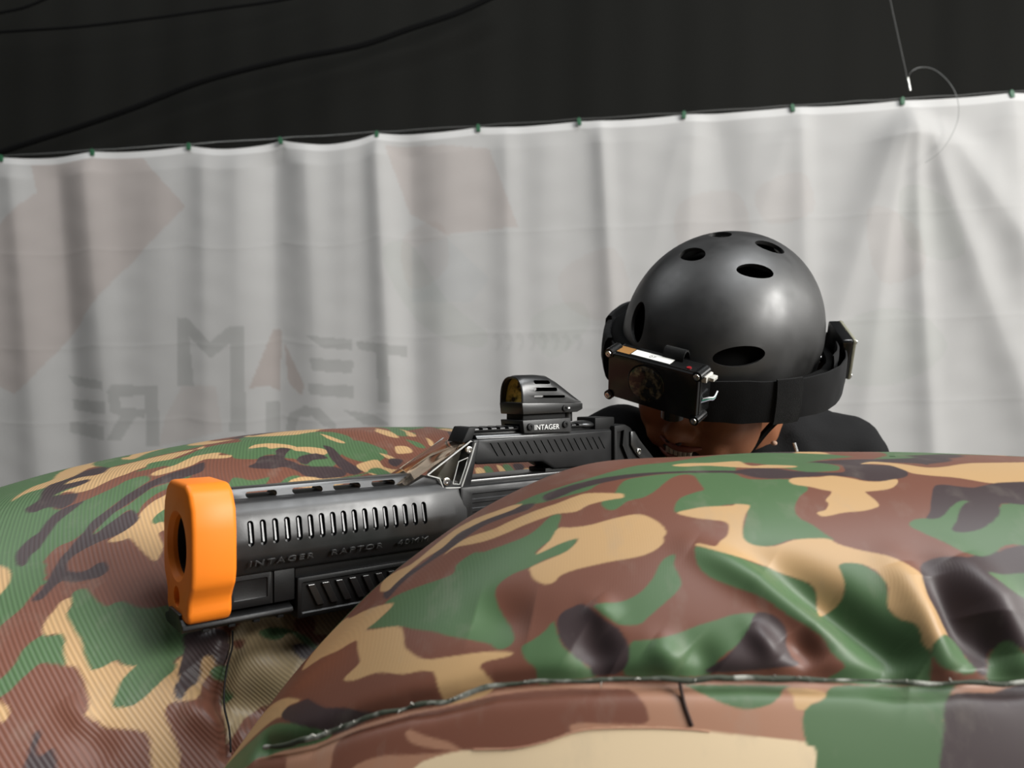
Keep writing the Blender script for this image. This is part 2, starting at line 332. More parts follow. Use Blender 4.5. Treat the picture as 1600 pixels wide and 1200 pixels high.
CAMO = {'B': (.165, .064, .040), 'G': (.075, .140, .060), 'T': (.50, .315, .150), 'K': (.050, .033, .034), 'P': (.36, .185, .115), 'C': (.72, .56, .36), 'H': (.36, .27, .15)}
NEAR_PRINT = "V-3070,1812 -3083,1916 -3119,2149 -3169,2382 -3205,2650 -3235,2840 -3258,3024 -3288,3202 -3310,3379 -3346,3544 -3374,3740 -3423,3948 -3296,4204 -3523,4456 -3628,4688 -3642,4884 500,4994 500,4804 320,4492 -893,4560 -1404,4070 -1517,3624 -1558,3262 -1575,2962 -1586,2693 -1603,2332 -1873,2284 -2293,2210|P-2827,2216 -2738,2278 -2664,2332 -2622,2382 -2570,2436 -2514,2480 -2465,2516 -2412,2540 -2368,2571 -2315,2614 -2246,2632 -2172,2645 -2092,2663 -2020,2688 -1951,2724 -1857,2754 -1777,2767 -1708,2761 -1666,2773 -1583,2786 -1608,2149 -2896,1782 -2862,2100|B-2843,2112 -2832,2174 -2780,2222 -2730,2241 -2694,2222 -2664,2149 -2807,2070|B-2592,2357 -2578,2400 -2531,2436 -2456,2498 -2384,2540 -2318,2584 -2244,2614 -2108,2632 -2083,2632 -2064,2596 -2047,2546 -2042,2492 -2086,2480 -2141,2474 -2147,2449 -2133,2430 -2158,2406 -2194,2388 -2221,2370 -2288,2370 -2329,2357 -2401,2338 -2454,2326 -2498,2284 -2509,2234 -2534,2192 -2564,2278|P-2431,2430 -2390,2412 -2340,2394 -2307,2363 -2332,2363 -2398,2376 -2431,2406|C-2382,2278 -2329,2351 -2266,2370 -2221,2370 -2177,2400 -2136,2442 -2092,2461 -1998,2486 -1923,2492 -1837,2492 -1826,2442 -1813,2162 -2373,2070|G-2000,2675 -1978,2645 -1948,2614 -1923,2602 -1904,2614 -1884,2650 -1873,2718 -1873,2736 -2000,2688|G-1815,2730 -1793,2761 -1680,2779 -1666,2773 -1683,2682 -1688,2571 -1697,2186 -1810,2162 -1826,2455 -1837,2480 -1846,2571 -1843,2638 -1826,2675|T-1868,2724 -1840,2730 -1821,2718 -1821,2688 -1837,2657 -1846,2626 -1857,2632 -1862,2688|K-1683,2682 -1669,2736 -1627,2748 -1583,2767 -1608,2192 -1697,2186 -1688,2571|G-2838,2920 -2907,2914 -2876,2987 -2804,3066 -2727,3146 -2766,3202 -2755,3281 -2705,3293 -2617,3391 -2608,3464 -2633,3562 -2597,3574 -2536,3483 -2503,3422 -2501,3312 -2476,3318 -2451,3385 -2423,3416 -2409,3330 -2445,3262 -2465,3214 -2495,3170 -2506,3116 -2489,3060 -2434,2981 -2379,2908 -2346,2847 -2340,2810 -2354,2786 -2376,2798 -2401,2816 -2509,2834 -2561,2847 -2639,2847 -2710,2847 -2840,2792 -2832,2828|T-2838,2920 -2882,2920 -3034,2798 -3197,2608 -3177,2430 -3053,2455 -2959,2578 -2887,2650 -2854,2706 -2829,2730 -2791,2706 -2741,2675 -2719,2650 -2727,2578 -2683,2584 -2644,2620 -2614,2638 -2539,2645 -2506,2663 -2473,2669 -2454,2650 -2429,2602 -2404,2559 -2382,2553 -2335,2584 -2321,2620 -2324,2638 -2349,2675 -2371,2706 -2362,2730 -2326,2754 -2326,2773 -2379,2773 -2462,2736 -2514,2718 -2572,2742 -2611,2767 -2652,2816 -2710,2847 -2835,2786 -2832,2828|T-2835,2430 -2970,2357 -3125,2149 -3083,1905 -3078,1880 -3050,1966 -2945,2198 -2890,2308 -2851,2345 -2876,2376|G-2840,2320 -2749,2363 -2686,2382 -2639,2376 -2664,2332 -2749,2272 -2793,2234 -2835,2180 -2862,2100 -3081,1910 -2937,2180 -2890,2272|K-2862,2338 -2874,2370 -2838,2412 -2807,2449 -2774,2455 -2702,2455 -2647,2474 -2594,2480 -2536,2486 -2561,2461 -2603,2406 -2636,2376 -2669,2376 -2777,2351|G-2940,3538 -3006,3495 -2992,3648 -2959,3728 -2909,3801 -2851,3954 -2898,4144 -2954,4296 -3288,4474 -3642,4590 -3642,4822 -3642,4884 -3017,4926 -2489,4731 -2451,4596 -2307,4535 -2509,4535 -2744,4535 -2448,4333 -2561,4260 -2669,4028 -2710,3874 -2688,3795 -2730,3734 -2804,3660 -2862,3630|K-2934,2926 -3048,2938 -3037,3042 -3009,3158 -3072,3275 -3081,3348 -3064,3410 -2973,3520 -2926,3611 -2857,3642 -2821,3593 -2890,3520 -2948,3434 -2951,3355 -2948,3256 -2965,3134 -2965,3030 -2932,2962|K-2907,3709 -2879,3788 -2802,3899 -2697,4046 -2617,4174 -2561,4260 -2448,4333 -2365,4290 -2393,4284 -2531,4204 -2608,4107 -2644,4009 -2710,3874 -2757,3782 -2766,3728 -2802,3672|G-2641,3930 -2636,4003 -2592,4125 -2531,4204 -2412,4284 -2266,4211 -2116,4266 -2006,4156 -2000,4040 -1984,3905 -1956,3807 -1912,3740 -1873,3660 -1857,3611 -1934,3599 -1967,3538 -2006,3520 -2036,3550 -2056,3630 -2092,3813 -2144,3868 -2205,3776 -2255,3709 -2282,3740 -2321,3856 -2315,3954 -2321,4003 -2487,4150 -2545,4119 -2454,3923 -2429,3819 -2445,3770 -2473,3703 -2484,3666 -2536,3715 -2542,3788|K-2448,4333 -2454,4388 -2415,4444 -2324,4456 -2216,4425 -2097,4425 -2003,4431 -1956,4468 -2017,4584 -2092,4652 -2246,4682 -2462,4706 -2470,4872 -1868,4932 204,4988 470,4939 500,4822 -641,4896 -1445,4762 -1553,4694 -1583,4756 -1824,4798 -1989,4731 -1843,4688 -1735,4664 -1685,4566 -1677,4468 -1691,4400 -1727,4352 -1782,4308 -1840,4315 -1898,4364 -2006,4364 -2114,4290 -2205,4248 -2304,4260|G-2451,4596 -2451,4688 -2246,4682 -2067,4608 -2000,4504 -2031,4456 -2125,4419 -2274,4468 -2390,4492|T-2791,4242 -2851,4333 -2829,4419 -2876,4535 -2763,4529 -2536,4474 -2509,4535 -2329,4554 -2271,4504 -2445,4431 -2688,4364 -2722,4266|T-2923,3360 -2840,3434 -2807,3507 -2757,3599 -2713,3660 -2688,3734 -2658,3770 -2553,3801 -2520,3807 -2489,3776 -2523,3734 -2559,3672 -2561,3611 -2625,3580 -2652,3544 -2691,3483 -2724,3416 -2774,3360 -2840,3323 -2918,3281 -2929,3220 -2948,3306|T-3117,3066 -3133,3202 -3144,3306 -3122,3410 -3064,3501 -3006,3587 -2943,3618 -2937,3568 -3012,3464 -3042,3391 -3064,3323 -3025,3238 -3048,3140 -3023,3006 -3017,2938 -3235,2865|T-2492,3299 -2501,3391 -2531,3477 -2495,3489 -2445,3520 -2401,3593 -2365,3642 -2335,3648 -2293,3624 -2249,3580 -2216,3525 -2210,3483 -2197,3446 -2197,3391 -2208,3348 -2233,3312 -2274,3275 -2310,3238 -2343,3202 -2357,3170 -2357,3134 -2376,3122 -2415,3146 -2448,3189 -2462,3214 -2442,3256 -2409,3330 -2420,3416 -2451,3385 -2476,3318|G-2567,3862 -2559,3936 -2476,3899 -2451,3832 -2456,3770 -2442,3678 -2451,3654 -2484,3666 -2514,3722 -2489,3776|G-2119,3422 -2105,3428 -2028,3391 -1940,3379 -1865,3318 -1843,3183 -1837,3146 -1826,3177 -1813,3226 -1815,3312 -1832,3428 -1793,3440 -1757,3342 -1749,3238 -1746,3164 -1732,3104 -1713,3073 -1705,2975 -1697,2926 -1694,2828 -1702,2786 -1815,2773 -1799,2840 -1821,2902 -1840,2981 -1895,3073 -1953,3164 -2034,3232 -2064,3268 -2089,3318|T-2257,3703 -2235,3758 -2213,3795 -2150,3844 -2144,3868 -2116,3874 -2100,3862 -2086,3776 -2064,3660 -2042,3568 -2023,3532 -1998,3520 -1962,3538 -1934,3593 -1898,3618 -1865,3624 -1843,3587 -1804,3550 -1768,3520 -1735,3477 -1710,3416 -1697,3372 -1694,3244 -1691,3208 -1680,3152 -1672,3079 -1666,3042 -1685,3000 -1691,2938 -1697,2932 -1705,2975 -1708,3024 -1716,3073 -1732,3104 -1746,3164 -1749,3220 -1749,3281 -1757,3342 -1771,3403 -1793,3440 -1818,3446 -1832,3428 -1824,3372 -1815,3312 -1813,3226 -1826,3177 -1837,3146 -1843,3183 -1851,3262 -1865,3318 -1895,3355 -1940,3379 -1992,3397 -2028,3391 -2064,3403 -2105,3428 -2122,3440 -2119,3458 -2081,3446 -2081,3507 -2078,3562 -2094,3642 -2116,3678 -2152,3678 -2197,3678|K-1697,3440 -1674,3501 -1644,3507 -1627,3495 -1603,3544 -1580,3562 -1569,3593 -1514,3642 -1556,3299 -1572,3360 -1594,3379 -1611,3366 -1600,3318 -1578,3232 -1561,3220 -1580,2810 -1594,2938 -1605,2981 -1608,3000 -1619,2962 -1625,2902 -1630,2834 -1641,2852 -1647,2932 -1658,2994 -1669,3060 -1677,3134 -1688,3208 -1694,3268|G-1697,2932 -1685,3000 -1663,3030 -1652,2981 -1647,2914 -1641,2852 -1655,2828 -1669,2840 -1685,2858|G-1608,3000 -1600,2962 -1580,2828 -1583,2792 -1627,2798 -1625,2883 -1616,2975|G-1611,3372 -1594,3385 -1545,3403 -1564,3189 -1580,3238 -1597,3306|G-2050,2914 -2025,2969 -2000,3012 -1978,3054 -1945,3073 -1945,3030 -1948,2962 -1956,2890 -1970,2834 -1978,2779 -1978,2748 -2023,2712 -2078,2693 -2103,2700 -2114,2761 -2116,2840 -2103,2852 -2075,2871|K-1945,3073 -1926,3079 -1904,3048 -1890,3000 -1884,2932 -1871,2871 -1865,2828 -1981,2754 -1967,2822 -1956,2890 -1948,2981|G-2147,3366 -2133,3299 -2108,3238 -2092,3183 -2092,3122 -2103,3036 -2111,2981 -2119,2932 -2139,2920 -2155,2920 -2188,2950 -2210,2981 -2221,3000 -2205,3018 -2177,3042 -2155,3104 -2152,3202 -2161,3287 -2161,3342|G-2313,2798 -2302,2828 -2288,2877 -2285,2926 -2263,2877 -2230,2803 -2188,2748 -2166,2718 -2147,2682 -2197,2657 -2238,2645 -2257,2700 -2288,2742|K-2277,2926 -2279,2975 -2266,3000 -2252,3018 -2233,3000 -2210,2969 -2183,2932 -2152,2902 -2128,2852 -2114,2810 -2105,2742 -2111,2706 -2122,2693 -2152,2688 -2166,2724 -2188,2748 -2221,2792 -2249,2847|T-2023,4333 -1981,4370 -1893,4340 -1837,4302 -1782,4302 -1727,4352 -1724,4278 -1749,4192 -1804,4150 -1818,4138 -1790,4058 -1774,3990 -1777,3954 -1807,3911 -1851,3886 -1879,3850 -1901,3832 -1918,3868 -1901,3905 -1904,3978 -1918,4015 -1918,4119 -1953,4144 -2006,4174 -2070,4192 -2116,4254 -2105,4302|T-1976,4712 -1967,4810 -1824,4798 -1669,4731 -1592,4639 -1542,4627 -1326,4718 -1009,4743 -478,4633 -1301,4266 -1426,4284 -1487,4302 -1531,4370 -1569,4412 -1611,4437 -1661,4480 -1691,4566 -1757,4682 -1879,4724|G-1708,3776 -1694,3832 -1669,3844 -1647,3850 -1630,3905 -1611,3990 -1592,4040 -1578,4040 -1569,3917 -1539,3978 -1525,4009 -1437,3978 -1517,3624 -1567,3618 -1580,3574 -1600,3520 -1616,3520 -1633,3556 -1658,3636 -1685,3709|K-1622,4242 -1594,4272 -1572,4248 -1547,4229 -1495,4278 -1434,4308 -1293,4278 -1437,3978 -1489,3996 -1525,4015 -1539,3990 -1553,3899 -1564,3850 -1580,3770 -1600,3728 -1622,3715 -1633,3740 -1619,3819 -1605,3923 -1592,3990 -1578,4040 -1592,4040 -1616,3966 -1633,3892 -1650,3844 -1672,3844 -1661,3911 -1647,4064"
LEFT_PRINT = "V-3410,3850 -3506,3917 -3550,4033 -3595,4180 -3680,4327 -3883,4548 -4342,4786 609,4700 276,4492 150,4204 -31,3788 -116,3599 -312,3226 -719,2950 -904,2914 -1358,3183 -1573,2773 -1691,2540 -1791,2210 -1839,1935 -1957,2094 -2079,2234|G-3513,3880 -3576,4100 -3628,4242 -2663,4058 -2626,3954 -2515,3819 -2445,3788 -2438,3838 -2423,3880 -2416,3985 -2427,4052 -2386,4094 -2312,4040 -2294,3942 -2275,3776 -2264,3660 -2245,3550 -2245,3489 -2260,3452 -2253,3385 -2238,3318 -2201,3220 -2301,3232|G-2379,3391 -2249,3348 -2212,3250 -2194,3177 -2190,3116 -2186,3060 -2190,3012 -2194,2975 -2197,2932|T-2796,3886 -2915,3966 -3003,4028 -3085,4107 -3447,4150 -3595,4162 -3639,4236 -3166,4266 -3155,4229 -2985,4162 -2911,4094 -2852,4028 -2867,3978 -2848,3942|T-2630,3930 -2637,3954 -2593,3966 -2549,3948 -2515,3978 -2523,4028 -2534,4094 -2523,4138 -2530,4180 -2523,4260 -2512,4346 -2630,4498 -2796,4602 -2586,4541 -2685,4529 -2793,4486 -2826,4406 -2822,4340 -2841,4272 -2874,4248 -2756,4186 -2759,4144 -2826,4138 -2848,4113 -2774,4052 -2719,4064 -2678,4088 -2652,4070 -2641,4021 -2645,3985|K-2615,3813 -2630,3844 -2671,3905 -2785,3978 -2885,4040 -2904,4076 -2929,4132 -3077,4211 -3029,4260 -2915,4260 -2763,4186 -2770,4150 -2830,4132 -2837,4100 -2778,4052 -2745,4076 -2708,4100 -2660,4076 -2641,4028 -2663,3996 -2648,3948 -2634,3930 -2586,3942 -2560,3948 -2523,3930 -2467,3856 -2456,3807 -2467,3795 -2504,3813 -2534,3813 -2538,3782 -2567,3782|G-3632,4236 -3647,4278 -3676,4340 -3754,4419 -3828,4504 -3931,4590 -2929,4627 -2852,4510 -2874,4419 -2837,4340 -2881,4284 -2904,4248 -3029,4260|T-3318,4346 -3303,4376 -3698,4382 -3702,4480 -3432,4468 -3159,4412 -3044,4364|G-2504,4162 -2497,4242 -2464,4321 -2508,4444 -2586,4541 -2286,4352 -2338,4321 -2382,4254 -2408,4211 -2471,4174|G-2227,3923 -2179,3978 -2135,4033 -2146,3954 -2160,3892 -2175,3838 -2172,3740 -2153,3654 -2175,3684 -2197,3697 -2201,3630 -2205,3544 -2212,3525 -2223,3605 -2231,3697 -2220,3746 -2227,3862|T-2142,3630 -2149,3684 -2149,3758 -2138,3807 -2135,3880 -2116,3942 -2057,3948 -1961,3514 -2042,3464 -2038,3416 -2016,3342 -2009,3262 -2013,3232 -2038,3287 -2068,3360 -2105,3440 -2123,3434 -2142,3434 -2153,3452 -2142,3495 -2131,3544 -2131,3587|G-2090,3562 -2094,3611 -2083,3672 -2068,3678 -2050,3544 -2068,3544 -2075,3532|K-2190,3220 -2209,3312 -2220,3372 -2223,3410 -2238,3495 -2245,3550 -2264,3630 -2268,3691 -2271,3776 -2286,3856 -2290,3930 -2290,4009 -2268,4088 -2220,4150 -2186,4229 -2112,4088 -2149,4021 -2197,3972 -2234,3942 -2227,3850 -2227,3752 -2231,3697 -2223,3605 -2220,3544 -2205,3520 -2205,3568 -2201,3630 -2194,3684 -2175,3684 -2135,3611 -2131,3562 -2135,3520 -2149,3483 -2164,3464 -2179,3434 -2190,3397 -2194,3348 -2186,3299 -2172,3262 -2160,3189|K-2312,3372 -2342,3434 -2364,3507 -2375,3556 -2379,3593 -2427,3703 -2452,3782 -2438,3838 -2423,3850 -2397,3764 -2379,3684 -2353,3611 -2323,3525 -2301,3452 -2297,3410 -2282,3360 -2279,3330 -2294,3342|K-2183,3098 -2183,3146 -2190,3208 -2205,3299 -2190,3312 -2172,3262 -2149,3238 -2131,3244 -2127,3275 -2116,3287 -2098,3250 -2090,3214 -2098,3177 -2120,3170 -2138,3170 -2160,3189 -2164,3152 -2164,3098 -2172,3085|T-2345,3348 -2316,3336 -2290,3299 -2271,3256 -2260,3214 -2253,3158 -2260,3146|T-2120,2908 -2127,2957 -2127,3012 -2127,3060 -2116,3073 -2109,3060 -2105,3012 -2101,2975 -2087,2926 -2068,2871 -2050,2803 -2038,2748 -2020,2663 -2013,2645 -2001,2657 -1990,2663 -1976,2632 -1957,2614 -1965,2590 -1972,2553 -1972,2504 -1968,2449 -1965,2442 -1950,2430 -1939,2449 -1931,2504 -1916,2546 -1909,2602 -1898,2608 -1891,2578 -1876,2284 -1987,2406 -1998,2480 -2013,2578 -2031,2657 -2042,2688 -2053,2700 -2064,2748 -2072,2798 -2075,2834 -2087,2865 -2098,2877 -2109,2877|G-2120,3098 -2109,3116 -2098,3104 -2072,3036 -2046,2981 -2035,2994 -2020,2987 -2001,2950 -1976,2920 -1946,2914 -1894,2883 -1879,2626 -1909,2614 -1916,2571 -1928,2504 -1939,2455 -1953,2442 -1965,2436 -1972,2461 -1972,2504 -1972,2559 -1965,2590 -1957,2608 -1976,2632 -1990,2669 -2001,2650 -2013,2645 -2020,2663 -2038,2742 -2053,2816 -2087,2926 -2101,2975 -2105,3024|G-2135,2688 -2127,2700 -2123,2761 -2127,2828 -2116,2883 -2105,2871 -2090,2871 -2083,2858 -2075,2828 -2068,2779 -2053,2700 -2064,2712 -2079,2730 -2090,2736 -2094,2712 -2101,2669 -2105,2632 -2112,2614 -2116,2602|T-2112,2596 -2101,2578 -2094,2559 -2087,2528 -2087,2498 -2094,2510 -2101,2528|T-2005,2540 -1990,2455 -1976,2376 -1950,2332 -1928,2296 -1920,2266 -1916,2228 -1909,2124 -1905,2058 -1879,2020 -1883,2143 -1894,2234 -1905,2320 -1909,2363 -1902,2388 -1891,2436 -1902,2534 -1909,2559 -1928,2486 -1950,2430 -1965,2436 -1972,2455 -1987,2565 -2020,2620|G-1961,2614 -1939,2620 -1909,2571 -1928,2486 -1939,2442 -1950,2424 -1965,2436 -1972,2455 -1972,2504 -1972,2553|K-2035,2259 -2042,2351 -2046,2418 -2042,2424 -2038,2406 -2035,2351 -2027,2314 -2020,2332 -2013,2308 -2005,2228|B-1909,2357 -1902,2388 -1879,2370 -1872,2412 -1868,2461 -1846,2442 -1843,2338 -1835,2155 -1828,1960 -1876,2026 -1883,2149 -1898,2266|K-1905,2528 -1905,2571 -1905,2638 -1909,2730 -1854,2688 -1843,2590 -1846,2546 -1850,2516 -1861,2528 -1872,2571 -1879,2571 -1879,2546 -1876,2498 -1879,2461 -1887,2442 -1891,2394 -1894,2388 -1902,2412 -1905,2467 -1902,2492|T-1879,2553 -1876,2578 -1868,2565 -1861,2528 -1865,2486 -1872,2455 -1872,2406 -1879,2370 -1894,2388 -1891,2406 -1887,2442 -1879,2461 -1876,2504|G-1865,2498 -1861,2516 -1843,2504 -1843,2442 -1857,2461 -1861,2474|H-1846,2663 -1831,2712 -1724,2693 -1647,2632 -1669,2198 -1798,2253 -1831,2137 -1835,2155 -1843,2345 -1843,2442 -1843,2540|B-1843,2632 -1828,2608 -1828,2584 -1831,2565 -1839,2590|G-1809,2632 -1787,2632 -1765,2590 -1743,2522 -1732,2461 -1735,2442 -1754,2516 -1769,2578 -1783,2553 -1802,2584|B-1761,2645 -1754,2650 -1735,2638 -1732,2590 -1735,2540 -1728,2522 -1709,2486 -1728,2449 -1743,2522 -1761,2584|K-1765,2474 -1765,2504 -1754,2504 -1746,2486 -1735,2436 -1739,2412 -1750,2406 -1761,2449|G-1843,2418 -1839,2388 -1831,2345 -1839,2332 -1843,2345|G-2467,4346 -2482,4406 -2549,4480 -2608,4554 -2567,4614 -2334,4664 -2904,4822 -1994,4780 -1347,4737 -1048,4658 -1576,4040 -1654,3978 -1702,4028 -1717,4119 -1765,4168 -1820,4260 -1879,4260 -1894,4198 -1994,4229 -2046,4266 -2094,4333 -2220,4406 -2271,4394 -2342,4346 -2279,4192 -2401,4217 -2497,4211 -2586,4290|T-2364,4107 -2371,4162 -2338,4223 -2364,4333 -2371,4370 -2290,4412 -2220,4406 -2183,4352 -2094,4333 -2075,4284 -2127,4278 -2223,4284 -2223,4192 -2257,4138 -2286,4100 -2316,4082|T-2035,4450 -2024,4529 -1872,4529 -1721,4444 -1661,4321 -1591,4198 -1606,4132 -1669,4272 -1769,4400 -1857,4400 -1913,4456|T-3905,4566 -3942,4627 -2848,4737 -2793,4694 -2981,4627|T-3635,4835 -4319,4841 -1957,4853 -2175,4804|K-1920,4070 -1898,4119 -1898,4223 -1872,4254 -1813,4254 -1820,4340 -1791,4394 -1728,4352 -1757,4254 -1765,4144 -1721,4058 -1687,3917 -1650,3862 -1621,3788 -1658,3795 -1702,3838 -1728,3930 -1772,4003 -1817,3990 -1891,4028|K-1713,4113 -1684,4174 -1617,4186 -1584,4138 -1617,4082 -1665,4003 -1702,4040|G-1953,3911 -1931,3917 -1879,3862 -1843,3868 -1820,3874 -1828,3801 -1850,3734 -1935,3764|G-1791,3752 -1769,3832 -1739,3862 -1717,3832 -1743,3752 -1772,3715|T-1761,3746 -1750,3807 -1706,3826 -1661,3782 -1672,3672 -1739,3709|G-1584,4737 -1062,4749 -1303,4498 -1258,4333 -1284,4138 -1299,4028 -1380,3930 -1451,3880 -1477,3923 -1502,3972 -1521,4088 -1473,4254 -1502,4358 -1550,4504|T-1698,4376 -1606,4340 -1562,4260 -1562,4180 -1591,4138 -1632,4229 -1709,4302|G-1680,4009 -1599,4107 -1576,3972 -1621,3917|K-1536,4333 -1510,4278 -1536,4064 -1528,3905 -1517,3813 -1558,3764 -1576,3862 -1576,4088|K-1709,4107 -1665,4180 -1606,4162 -1587,4064 -1647,4070 -1691,4015|K-1728,4033 -1661,3966 -1591,3923 -1573,3807 -1602,3758 -1650,3770 -1706,3868 -1732,3960|T-1706,3832 -1650,3770 -1595,3752 -1613,3654 -1687,3691 -1743,3722 -1739,3807|T-1521,3892 -1477,3923 -1417,3923 -1436,3807 -1406,3740 -1351,3758 -1258,3819 -1351,3697 -1421,3618 -1465,3574 -1495,3624 -1510,3734 -1525,3813|G-1488,3813 -1454,3795 -1447,3666 -1484,3666 -1510,3758 -1573,3715 -1595,3752 -1525,3764|T-1244,4676 -1314,4504 -1369,4340 -1403,4364 -1369,4535|G187,4419 150,4204 61,3996 -475,4272 -663,4186 -870,4223 -674,4364|T250,4450 -279,4468 -748,4327 -963,4217 -907,4346 -593,4480|T-308,4327 -567,4248 -811,4150 -782,4229|T-1192,4082 -1129,4046 -1177,3948 -1233,3942 -1277,3972|T-1355,4021 -1332,3948 -1340,3844 -1366,3892|T-818,4076 -881,4003 -985,3936 -977,3978|G28,3917 -61,3740 -109,3624 -449,3838 -412,3917 -231,3990|T-231,3990 -149,3832 -452,3826 -460,3923|K-430,3960 -467,3856 -648,3838 -748,3911|G-977,4162 -989,4046 -1059,3948 -1081,4009|K-1355,3911 -1314,3856 -1388,3782 -1395,3850|G-1048,3464 -1018,3434 -1070,3342 -1103,3366|T-1099,3489 -1062,3464 -1107,3379 -1151,3397|G-952,3366 -915,3330 -966,3232 -1003,3268|T-981,3403 -963,3372 -1011,3275 -1037,3299|K-896,3306 -837,3238 -911,3177 -952,3214|T-885,3202 -848,3170 -885,3122 -911,3158"
NEAR_LINES = [('seam', 0, 0, [(-2827, 2216), (-2738, 2278), (-2664, 2332), (-2622, 2382), (-2570, 2436), (-2514, 2480), (-2465, 2516), (-2412, 2540), (-2368, 2571), (-2315, 2614), (-2246, 2632), (-2172, 2644), (-2092, 2663), (-2020, 2688), (-1951, 2724), (-1857, 2754), (-1777, 2767), (-1708, 2761), (-1666, 2773), (-1583, 2786)]), ('edge', 0, 0, [(-2288, 2370), (-2224, 2376), (-2177, 2400), (-2136, 2442), (-2092, 2461), (-1998, 2486), (-1923, 2492), (-1837, 2492), (-1738, 2486), (-1594, 2492)]), ('flap', 0, 0, [(-2017, 2682), (-2000, 2590), (-1981, 2504)]), ('w', 5, 9, [(-2128, 3434), (-1981, 3281), (-1846, 3048), (-1708, 2773)]), ('w', -11, 13, [(-1959, 3379), (-1832, 3164), (-1738, 2883), (-1708, 2810)]), ('w', 7, 11, [(-1735, 3458), (-1702, 3208), (-1685, 3024), (-1669, 2846)]), ('w', -7, 11, [(-1688, 3372), (-1663, 3066), (-1644, 2852)]), ('w', 6, 12, [(-1644, 3514), (-1611, 3220), (-1603, 2932)]), ('w', -6, 10, [(-1625, 3140), (-1619, 2810)]), ('w', -4, 10, [(-2213, 2834), (-2125, 2730)]), ('w', 3, 6, [(-1948, 3011), (-1893, 2846)]), ('w', -4, 8, [(-1884, 2987), (-1835, 2834)]), ('w', 2.5, 7, [(-2235, 3036), (-2161, 2914)]), ('w', -3, 14, [(-2489, 2944), (-2338, 2938)]), ('w', 3, 8, [(-2086, 2846), (-2023, 2748)]), ('w', -3, 9, [(-2023, 2858), (-1970, 2754)])]
LEFT_LINES = [('seam', 0, 0, [(-1846, 2682), (-1843, 2590), (-1846, 2498), (-1846, 2388), (-1843, 2296), (-1835, 2186), (-1831, 2082)]), ('w', -7, 14, [(-1891, 2546), (-1861, 2406), (-1843, 2314), (-1791, 2216), (-1757, 2162)]), ('w', 6, 12, [(-1891, 2382), (-1857, 2272), (-1835, 2186)]), ('w', 5, 16, [(-1835, 2516), (-1802, 2442), (-1769, 2338)]), ('w', 3, 10, [(-1876, 2712), (-1854, 2571)]), ('w', -2, 10, [(-2001, 2406), (-1953, 2204)]), ('w', 2, 8, [(-2031, 2540), (-1976, 2332)])]

